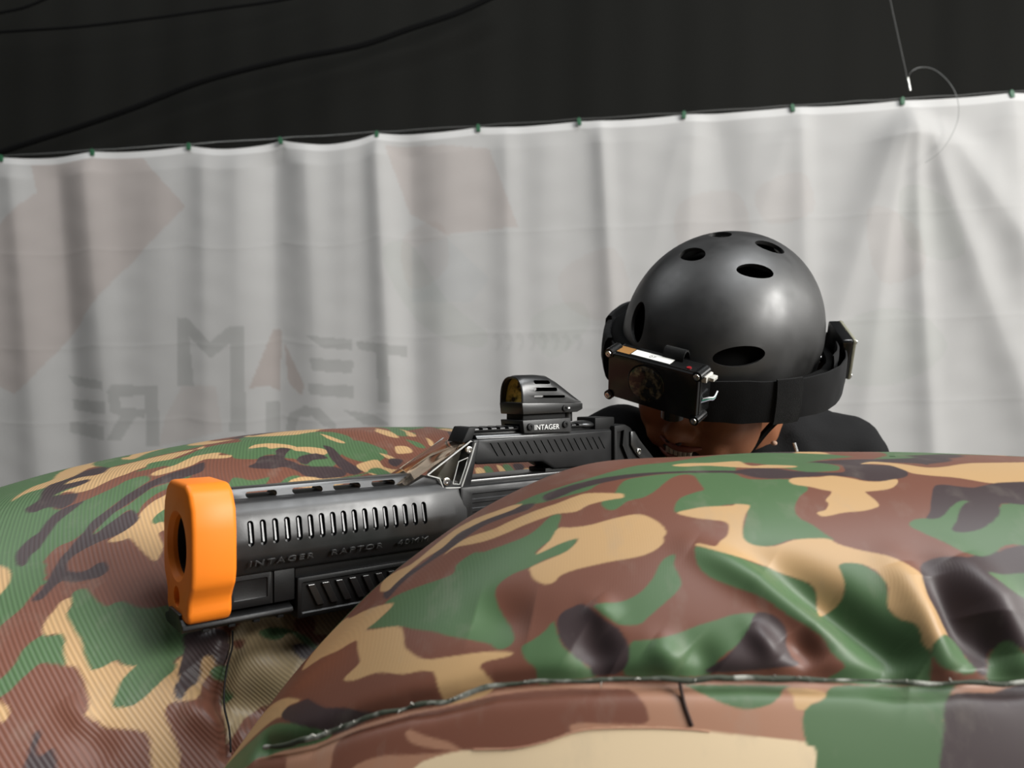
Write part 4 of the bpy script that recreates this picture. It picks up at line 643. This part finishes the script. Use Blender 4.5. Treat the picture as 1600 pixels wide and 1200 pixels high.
for sx in (-1, 1):
    obj('strap_rivet', ellipsoid(helm_pt(math.pi / 2 + .36, math.pi / 2 + sx * 1.95) * 1.004, (.005, .005, .005), n=14), m_steel, hel)
    a = helm_pt(math.pi / 2 + .4, math.pi / 2 + sx * 1.55) * .95
    bm = tube(spline([a, a * .93 + Vector((0, .012, -.03)), Vector((sx * -.074, .012, -.10)), Vector((sx * -.045, .03, -.150)), Vector((0, .045, -.172))], 6), .0045, 6)
    bmesh.ops.transform(bm, matrix=Matrix.Diagonal((1, 1.6, 1, 1)), verts=bm.verts, space=Matrix.Translation(-a)); obj('chin_strap', bm, mat('black_webbing', (.008, .008, .008), .9, spec=.1), hel)
# ---------------------------------------------------------------- sensor headband
hb = head_empty('sensor_headband'); tag(hb, 'black laser tag sensor headband strapped around the helmet', 'headband')
m_band = noise_bump(mat('black_softshell_fabric', (.0095, .0095, .010), .8, spec=.15, Sheen_Weight=.04), 900, .3, .0006)
m_fuzz = noise_bump(mat('black_hook_and_loop', (.006, .006, .006), .95, spec=.08, Sheen_Weight=.12), 1800, 1.0, .002)
m_case = mat('black_glossy_case', (.008, .008, .008), .22, spec=.55)
def ring_pt(a, out=0.0):
    """a: angle from the front, positive toward the wearer's left (picture right)"""
    rx, ry = .121 + out, .147 + out
    if a < 0: rx += .012 * math.sin(min(-a, math.pi)) ** 2         # strap bunches on the wearer's right
    else: rx += .020 * math.sin(min(a, math.pi)) ** 2
    sag = -.012 - (.034 * math.sin(min(a, math.pi) / 2) ** 2 if a > 0 else -.006 * math.sin(-a) + .030 * math.sin(a / 2) ** 2)
    return Vector((-rx * math.sin(a), ry * math.cos(a), sag))
def strap(name, a0, a1, h, th, m, out=0, n=60, wob=.0012, parent=None, zoff=0, taper=None):
    bm = bmesh.new(); R = []
    for i in range(n + 1):
        a = a0 + (a1 - a0) * i / n; p = ring_pt(a, out); q = ring_pt(a, out + th); up = Vector((0, 0, 1)); hh = h / 2 * (taper(i / n) if taper else 1)
        w1 = wob * noise.noise(Vector((a * 4, 1, 0))); w2 = wob * noise.noise(Vector((a * 4, 5, 0)))
        d = (q - p).normalized(); bulge = th * .6
        pr = []
        for s_, k in ((1, 0), (1, .7), (.8, 1.1), (.3, 1.35), (-.3, 1.35), (-.8, 1.1), (-1, .7), (-1, 0)):
            nz = .0010 * noise.noise(Vector((a * 9, s_ * 2, 3)))
            pr.append(bm.verts.new(p + d * (th * k + nz) + up * (hh * s_ + zoff + (w1 if s_ > 0 else w2) * 2)))
        R.append(pr)
    for i in range(n):
        for k in range(8): bm.faces.new((R[i][k], R[i][k - 1], R[i + 1][k - 1], R[i + 1][k]))
    bm.faces.new(R[0]); bm.faces.new(R[-1][::-1])
    return obj(name, bm, m, parent or hb, smooth=60)
strap('band', .26, 2.35, .050, .0022, m_band)
strap('band', -2.35, -.26, .047, .003, m_band, wob=.003)
strap('rear_band', 2.3, 2 * math.pi - 2.3, .042, .0022, m_band).hide_render = False
strap('hook_patch', .86, 1.06, .0545, .0034, m_fuzz, out=.0012, n=12, wob=0)
strap('hook_patch', -1.35, -.85, .056, .008, m_fuzz, out=.001, n=24, wob=.004)
strap('hook_patch', -1.9, -1.25, .043, .007, m_fuzz, out=.002, n=16, wob=.004, zoff=.012)
strap('dark_gap_filler', .9, 2.6, .036, .011, m_liner, out=-.020, n=40, zoff=-.003)  # dark filler straps added so the gap between band and helmet reads black
strap('dark_gap_filler', -2.6, -.5, .050, .014, m_liner, out=-.016, n=40, zoff=.006)
strap('folded_flap', 1.55, 1.95, .022, .002, m_band, out=-.010, n=12, zoff=.022)
# front sensor box (own frame: origin at its centre; x across, y out, z up)
fs = empty('front_sensor'); fs.parent = hb; fs.location = (.004, .160, .0085); fs.rotation_euler = (math.radians(2), 0, math.radians(-2)); fs['label'] = 'glossy black sensor box with round lens, corner screws and a white sticker'
fs_w, fs_h, fs_d = .0535, .0262, .0150
def rrect(w, h, r, n=5):
    out = []
    for cx, cz, a0 in ((w - r, h - r, 0), (-w + r, h - r, 90), (-w + r, -h + r, 180), (w - r, -h + r, 270)):
        for k in range(n + 1): a = math.radians(a0 + 90 * k / n); out.append((cx + r * math.cos(a), cz + r * math.sin(a)))
    return out
obj('case', prism(rrect(fs_w, fs_h, .005), -fs_d, fs_d, 'y', .0014), m_case, fs)
obj('case_lip', prism(rrect(fs_w + .0008, fs_h + .0008, .0055), fs_d - .006, fs_d - .0045, 'y', .0003), m_case, fs)
for sx in (-1, 1):
    for sz in (-1, 1):
        p = (sx * (fs_w - .0015), fs_d - .001, sz * (fs_h - .001))
        c = obj('corner_boss', cyl((p[0], -.004, p[2]), (p[0], fs_d + .0012, p[2]), .0054, 20), m_case, fs)
        screw('screw', c, (p[0], fs_d + .0012, p[2]), .0034, (0, 1, 0), depth=.0018)
m_lens = mat('sensor_window', (.045, .040, .028), .12, spec=.7); nt = m_lens.node_tree
tc = nt.nodes.new('ShaderNodeTexCoord'); nz = nt.nodes.new('ShaderNodeTexNoise'); nz.inputs['Scale'].default_value = 130; nz.inputs['Detail'].default_value = 5; nt.links.new(tc.outputs['Object'], nz.inputs['Vector'])
rp = nt.nodes.new('ShaderNodeValToRGB'); rp.color_ramp.elements[0].position = .47; rp.color_ramp.elements[0].color = (.012, .011, .009, 1); rp.color_ramp.elements[1].position = .62; rp.color_ramp.elements[1].color = (.16, .13, .075, 1)
nt.links.new(nz.outputs[0], rp.inputs[0]); nt.links.new(rp.outputs[0], nt.nodes['Principled BSDF'].inputs['Base Color'])
bm = cyl((.006, fs_d - .001, .001), (.006, fs_d + .0012, .001), .0205, 40); bevel(bm, .0006, 2, 50); obj('sensor_lens', bm, m_lens, fs)
obj('lens_ring', tube([(.006 + .0212 * math.cos(a), fs_d + .0002, .001 + .0212 * math.sin(a)) for a in [2 * math.pi * k / 40 for k in range(41)]], .0009, 6), m_case, fs)
st = obj('sticker', box(-.016, .030, -.006, .0070, fs_h + .0001, fs_h + .0006), mat('white_sticker', (.86, .85, .80), .5), fs)
text_mesh('sticker_mark', '07', .0075, mat('grey_ink', (.25, .25, .25), .6), st, Matrix.Translation((.0105, .004, fs_h + .0007)) @ Matrix.Rotation(math.pi, 4, 'Z'), .0001)
obj('amber_corner', box(.0315, .049, -.007, .009, fs_h + .0001, fs_h + .0005), mat('amber_tape', (.35, .17, .05), .4), fs)
obj('status_light', cyl((-.037, .004, fs_h - .0004), (-.037, .004, fs_h + .0012), .0026, 16), mat('dim_red_led', (.25, .012, .016), .3), fs)
obj('bottom_button', cyl((-.020, .001, -fs_h - .0105), (-.020, .001, -fs_h + .002), .0125, 28), m_case, fs)
bm = bmesh.new(); R = []
for i in range(15):
    a = math.pi * i / 14; R.append([bm.verts.new((-.013 + x, -.013 - .008 * math.cos(a), fs_h - .002 + .013 * math.sin(a) * k)) for x, k in ((-.012, 1), (.012, 1), (.012, .82), (-.012, .82))])
for i in range(14):
    for k in range(4): bm.faces.new((R[i][k], R[i][k - 1], R[i + 1][k - 1], R[i + 1][k]))
bm.faces.new(R[0]); bm.faces.new(R[-1][::-1]); obj('fabric_loop', bm, m_fuzz, fs, smooth=60)
# plug and wires on the side of the box
pl = obj('cable_plug', box(-fs_w - .006, -fs_w + .004, -.006, .010, fs_h - .009, fs_h - .002, .001), mat('pale_nylon_plug', (.62, .60, .55), .45), fs)
obj('plug_tip', box(-fs_w - .012, -fs_w - .005, -.004, .006, fs_h - .0075, fs_h - .0035, .0008), mat('pale_nylon_plug_tip', (.55, .54, .50), .45), pl)
for k, c in enumerate(((.7, .7, .72), (.03, .22, .14), (.25, .25, .30))):
    obj('wire', tube(spline([(-fs_w + .001, .002 + k * .002, -.006 - k * .0012), (-fs_w - .005, -.002, -.004 - k * .0014), (-fs_w - .007, -.010, -.006 - k * .0012), (-fs_w - .004, -.024, -.006)], 5), .0008, 6), mat('sensor_wire', c, .5), fs)
# rear sensor seen edge-on at the right
p = ring_pt(2.10, -.006)
rs = empty('side_sensor'); rs.parent = hb; rs.location = p + Vector((0, 0, .014)); d = (p - Vector((0, 0, p.z))).normalized(); rs.rotation_euler = (0, 0, math.atan2(d.y, d.x)); rs['label'] = 'side sensor box with clear edge'
bm = prism(rrect(.030, .026, .004), 0, .012, 'y', .001); bmesh.ops.transform(bm, matrix=Matrix.Rotation(-math.pi / 2, 4, 'Z'), verts=bm.verts); obj('case', bm, m_case, rs)
bm = prism(rrect(.0305, .0265, .004), .012, .0155, 'y', .0008); bmesh.ops.transform(bm, matrix=Matrix.Rotation(-math.pi / 2, 4, 'Z'), verts=bm.verts); obj('clear_lid', bm, mat('yellowed_clear_plastic', (.72, .70, .55), .18, Transmission_Weight=.6), rs)
for sy in (-1, 1):
    for sz in (-1, 1): screw('screw', rs, (.0155, sy * .026, sz * .022), .0028, (1, 0, 0))

# ---------------------------------------------------------------- person
m_skin = mat('skin', (.31, .125, .062), .48, spec=.35, Subsurface_Weight=.08); noise_bump(m_skin, 350, .12, .001)
def capsule(bm, a, b, r0, r1, n=12):
    a, b = Vector(a), Vector(b); cyl(a, b, r0, n, bm, r2=r1); ellipsoid(a, (r0,) * 3, bm, n=12); ellipsoid(b, (r1,) * 3, bm, n=12)
def chain(bm, pts):
    for (a, r0), (b, r1) in zip(pts[:-1], pts[1:]): capsule(bm, a, b, r0, r1)
def remesh(o, vox, it=6):
    md = o.modifiers.new('r', 'REMESH'); md.mode = 'VOXEL'; md.voxel_size = vox
    sm = o.modifiers.new('s', 'SMOOTH'); sm.factor = .5; sm.iterations = it
    apply_mods(o); o.data.polygons.foreach_set('use_smooth', [True] * len(o.data.polygons)); return o
def hp(x, y, z): return HM @ Vector((x, y, z))
def head_blob(bm, c, r):
    t = ellipsoid(c, r, n=20); bmesh.ops.transform(t, matrix=HM, verts=t.verts); merge(bm, t)
ZF = EYE
def W_(x, y, z): return Vector((x, y, z + ZF))
# skeleton (z relative to the camera height)
neck = W_(.325, 1.075, -.06); shR = W_(.150, 1.010, -.120); shL = W_(.470, 1.115, -.116); chest = W_(.33, 1.13, -.22); hip = W_(.43, 1.36, -.58)
elR = W_(.235, 1.00, -.38); haR = W_(.118, .862, -.215); elL = W_(.455, .985, -.37); haL = W_(.195, .915, -.235)
hR = W_(.35, 1.34, -.62); hL = W_(.53, 1.40, -.62); knR = W_(.26, 1.10, -.905); knL = W_(.50, 1.12, -.905); anR = W_(.36, 1.50, -.945); anL = W_(.60, 1.54, -.945)
bm = bmesh.new()
for c, r in (((0, -.005, .005), (.073, .093, .088)), ((0, .020, -.045), (.066, .078, .085)), ((0, .045, -.100), (.050, .052, .058)), ((0, .076, -.128), (.024, .020, .022)),      # skull, face, jaw, chin
             ((.040, .070, -.060), (.029, .026, .030)), ((-.040, .070, -.060), (.029, .026, .030)), ((.046, .045, -.075), (.030, .040, .050)), ((-.046, .045, -.075), (.030, .040, .050)), ((.034, .078, -.092), (.020, .018, .022)), ((-.034, .078, -.092), (.020, .018, .022)),   # cheekbones and smile cheeks
             ((0, .100, -.040), (.010, .012, .028)), ((0, .112, -.066), (.0135, .015, .013)), ((.0125, .103, -.071), (.009, .011, .009)), ((-.0125, .103, -.071), (.009, .011, .009)),   # nose
             ((0, .089, -.0885), (.026, .013, .0050)), ((0, .088, -.1145), (.023, .013, .0060)),                                                                                          # lips
             ((.034, .082, -.005), (.024, .018, .008)), ((-.034, .082, -.005), (.024, .018, .008)), ((.032, .076, -.030), (.014, .014, .011)), ((-.032, .076, -.030), (.014, .014, .011)), # brow, eyes
             ((.074, -.005, -.045), (.010, .018, .030)), ((-.074, -.005, -.045), (.010, .018, .030))):
    if c[2] < -.02 and abs(c[0]) < .07: c = (c[0] + .004, c[1], c[2] - .016)
    head_blob(bm, c, r)
chain(bm, [(hp(0, -.02, -.06), .055), (neck, .056), (chest, .09)])
chain(bm, [(chest, .115), (hip, .115)]); chain(bm, [(shR, .055), (chest, .10), (shL, .055)])
for sh_, el, ha in ((shR, elR, haR), (shL, elL, haL)):
    d = (ha - el).normalized(); chain(bm, [(sh_, .052), (el, .040), (ha - d * .02, .027)])
for h_, k_, a_ in ((hR, knR, anR), (hL, knL, anL)): chain(bm, [(h_, .082), (k_, .055), (a_, .040)])
def hand(bm, ha, el, thumb_side):
    d = (ha - el).normalized(); up = Vector((0, 0, 1)); s_ = d.cross(up).normalized(); u = s_.cross(d)
    chain(bm, [(ha - d * .02, .024), (ha + d * .03, .026)]); ellipsoid(ha + d * .045, (.030, .030, .032), bm, n=14)
    for k, L in enumerate((.030, .034, .032, .026)):
        b = ha + d * .062 + u * (.024 - .0165 * k); c = b + d * L * .7 + s_ * thumb_side * .012; e = c + d * L * .05 + s_ * thumb_side * L * .8; f = e - d * L * .6 + s_ * thumb_side * .006
        chain(bm, [(b, .0095), (c, .009), (e, .0085), (f, .0075)])
    chain(bm, [(ha + u * .022 + d * .01, .012), (ha + d * .035 + u * .036 + s_ * thumb_side * .022, .0105), (ha + d * .058 + u * .034 + s_ * thumb_side * .036, .009)])
hand(bm, haR, elR, 1); hand(bm, haL, elL, -1)
person = remesh(obj('person', bm, m_skin, smooth=None), .0048, 4)
tag(person, 'shooter in black jacket and helmet leaning over the gun behind the bunker, smiling', 'person')
# lips, teeth, nostrils, eyes, brows
m_lip = mat('lips', (.24, .075, .05), .4); m_teeth = mat('teeth', (.50, .43, .34), .3); m_hole = mat('mouth_dark', (.02, .006, .005), .7)
def face_part(name, bm, m):
    bmesh.ops.transform(bm, matrix=HM @ Matrix.Translation((.004, 0, -.016)), verts=bm.verts); return obj(name, bm, m, person, smooth=60)
face_part('mouth', ellipsoid((0, .0925, -.1010), (.024, .010, .0072), n=20), m_hole)
for i in range(6):
    x = (i - 2.5) * .0056; face_part('tooth', box(x - .0024, x + .0024, .096 - 7 * x * x, .1035 - 7 * x * x, -.1040, -.0958, .0008), m_teeth)
up_ = [(x * .001, (103.5 - .0105 * x * x), z) for x, z in ()]
for zz_, dz, nm in ((-.0928, .0, 'upper_lip'), (-.1090, .0, 'lower_lip')):
    s_ = 1 if nm == 'upper_lip' else -1
    face_part(nm, tube([(x, .1015 - 9 * x * x, zz_ + 6 * x * x) for x in [k * .0045 for k in range(-6, 7)]], [.0012 + .0030 * math.cos(math.pi / 2 * k / 6.3) for k in range(-6, 7)], 10), m_lip)
for sx in (-1, 1):
    face_part('nostril', ellipsoid((sx * .0065, .1155, -.0765), (.0038, .0045, .003), n=10), m_hole)
    face_part('eye', ellipsoid((sx * .032, .083, -.029), (.012, .009, .007), n=14), mat('eye_white', (.7, .68, .64), .2))
    face_part('eyebrow', tube([(sx * (.016 + k * .006), .0995 - .0022 * k * k * .5, -.0085 + .003 * math.sin(k)) for k in range(6)], [.002, .003, .003, .003, .0022, .001], 6), mat('brow_hair', (.012, .008, .006), .8))
# clothing
m_jac = noise_bump(mat('black_jacket_fabric', (.0075, .0075, .008), .82, spec=.15), 500, .4, .001)
bm = bmesh.new()
chain(bm, [(neck + Vector((0, .01, -.045)), .072), (chest, .122)]); chain(bm, [(chest, .15), (hip, .148)])
chain(bm, [(shR + Vector((-.012, -.005, .030)), .066), (chest + Vector((-.06, 0, .06)), .10)]); chain(bm, [(shL, .078), (chest + Vector((.06, 0, .06)), .11)]); chain(bm, [(neck + Vector((-.02, .03, -.05)), .07), (shR, .062)]); chain(bm, [(neck + Vector((.05, .02, -.03)), .075), (shL, .072)])
for sh_, el, ha in ((shR, elR, haR), (shL, elL, haL)):
    d = (ha - el).normalized(); chain(bm, [(sh_, .070), (el, .056), (ha - d * .035, .040)])
jac = remesh(obj('jacket', bm, m_jac, person, smooth=None), .009, 6)
for v in jac.data.vertices:                                      # soft cloth creases
    v.co += v.normal * (.004 * noise.noise(v.co * 14) + .003 * noise.noise(v.co * 34))
# raised hood fabric behind the neck and shoulder seam
bm = bmesh.new()
for i in range(26):
    a = math.pi * (i / 25) * 1.25 - .4; c = neck + Vector((.105 * math.cos(a), .03 + .07 * math.sin(a), -.012 + .018 * math.sin(a)))
    ellipsoid(c, (.026, .026, .034), bm, n=10)
remesh(obj('hood_collar', bm, m_jac, person, smooth=None), .007, 5)
bm = bmesh.new(); chain(bm, [(hip, .15), (hip + Vector((0, 0, -.03)), .15)])
for h_, k_, a_ in ((hR, knR, anR), (hL, knL, anL)): chain(bm, [(h_, .105), (k_, .075), (a_ - (a_ - k_).normalized() * .02, .054)])
for v in bm.verts: v.co.z = max(v.co.z, .022)
remesh(obj('trousers', bm, mat('dark_trousers', (.015, .016, .018), .85), person, smooth=None), .011, 5)
for a_ in (anR, anL):
    bm = bmesh.new(); chain(bm, [(a_, .052), (a_ + Vector((.0, .09, -.02)), .045), (a_ + Vector((.01, .15, -.012)), .036)])
    for v in bm.verts: v.co.z = max(v.co.z, .004)
    remesh(obj('shoe', bm, mat('black_shoe', (.012, .012, .012), .5), person, smooth=None), .008, 4)
# jacket trim: zip pull, shoulder piping
obj('zip_pull', cyl(W_(.345, .94, -.072), W_(.349, .938, -.088), .0022, 10), m_steel, person)
obj('collar_skin_tag', ellipsoid(W_(.319, .935, -.072), (.004, .003, .003), n=10), mat('pale_label', (.55, .35, .25), .6), person)

for o in LATE: COL.objects.link(o)
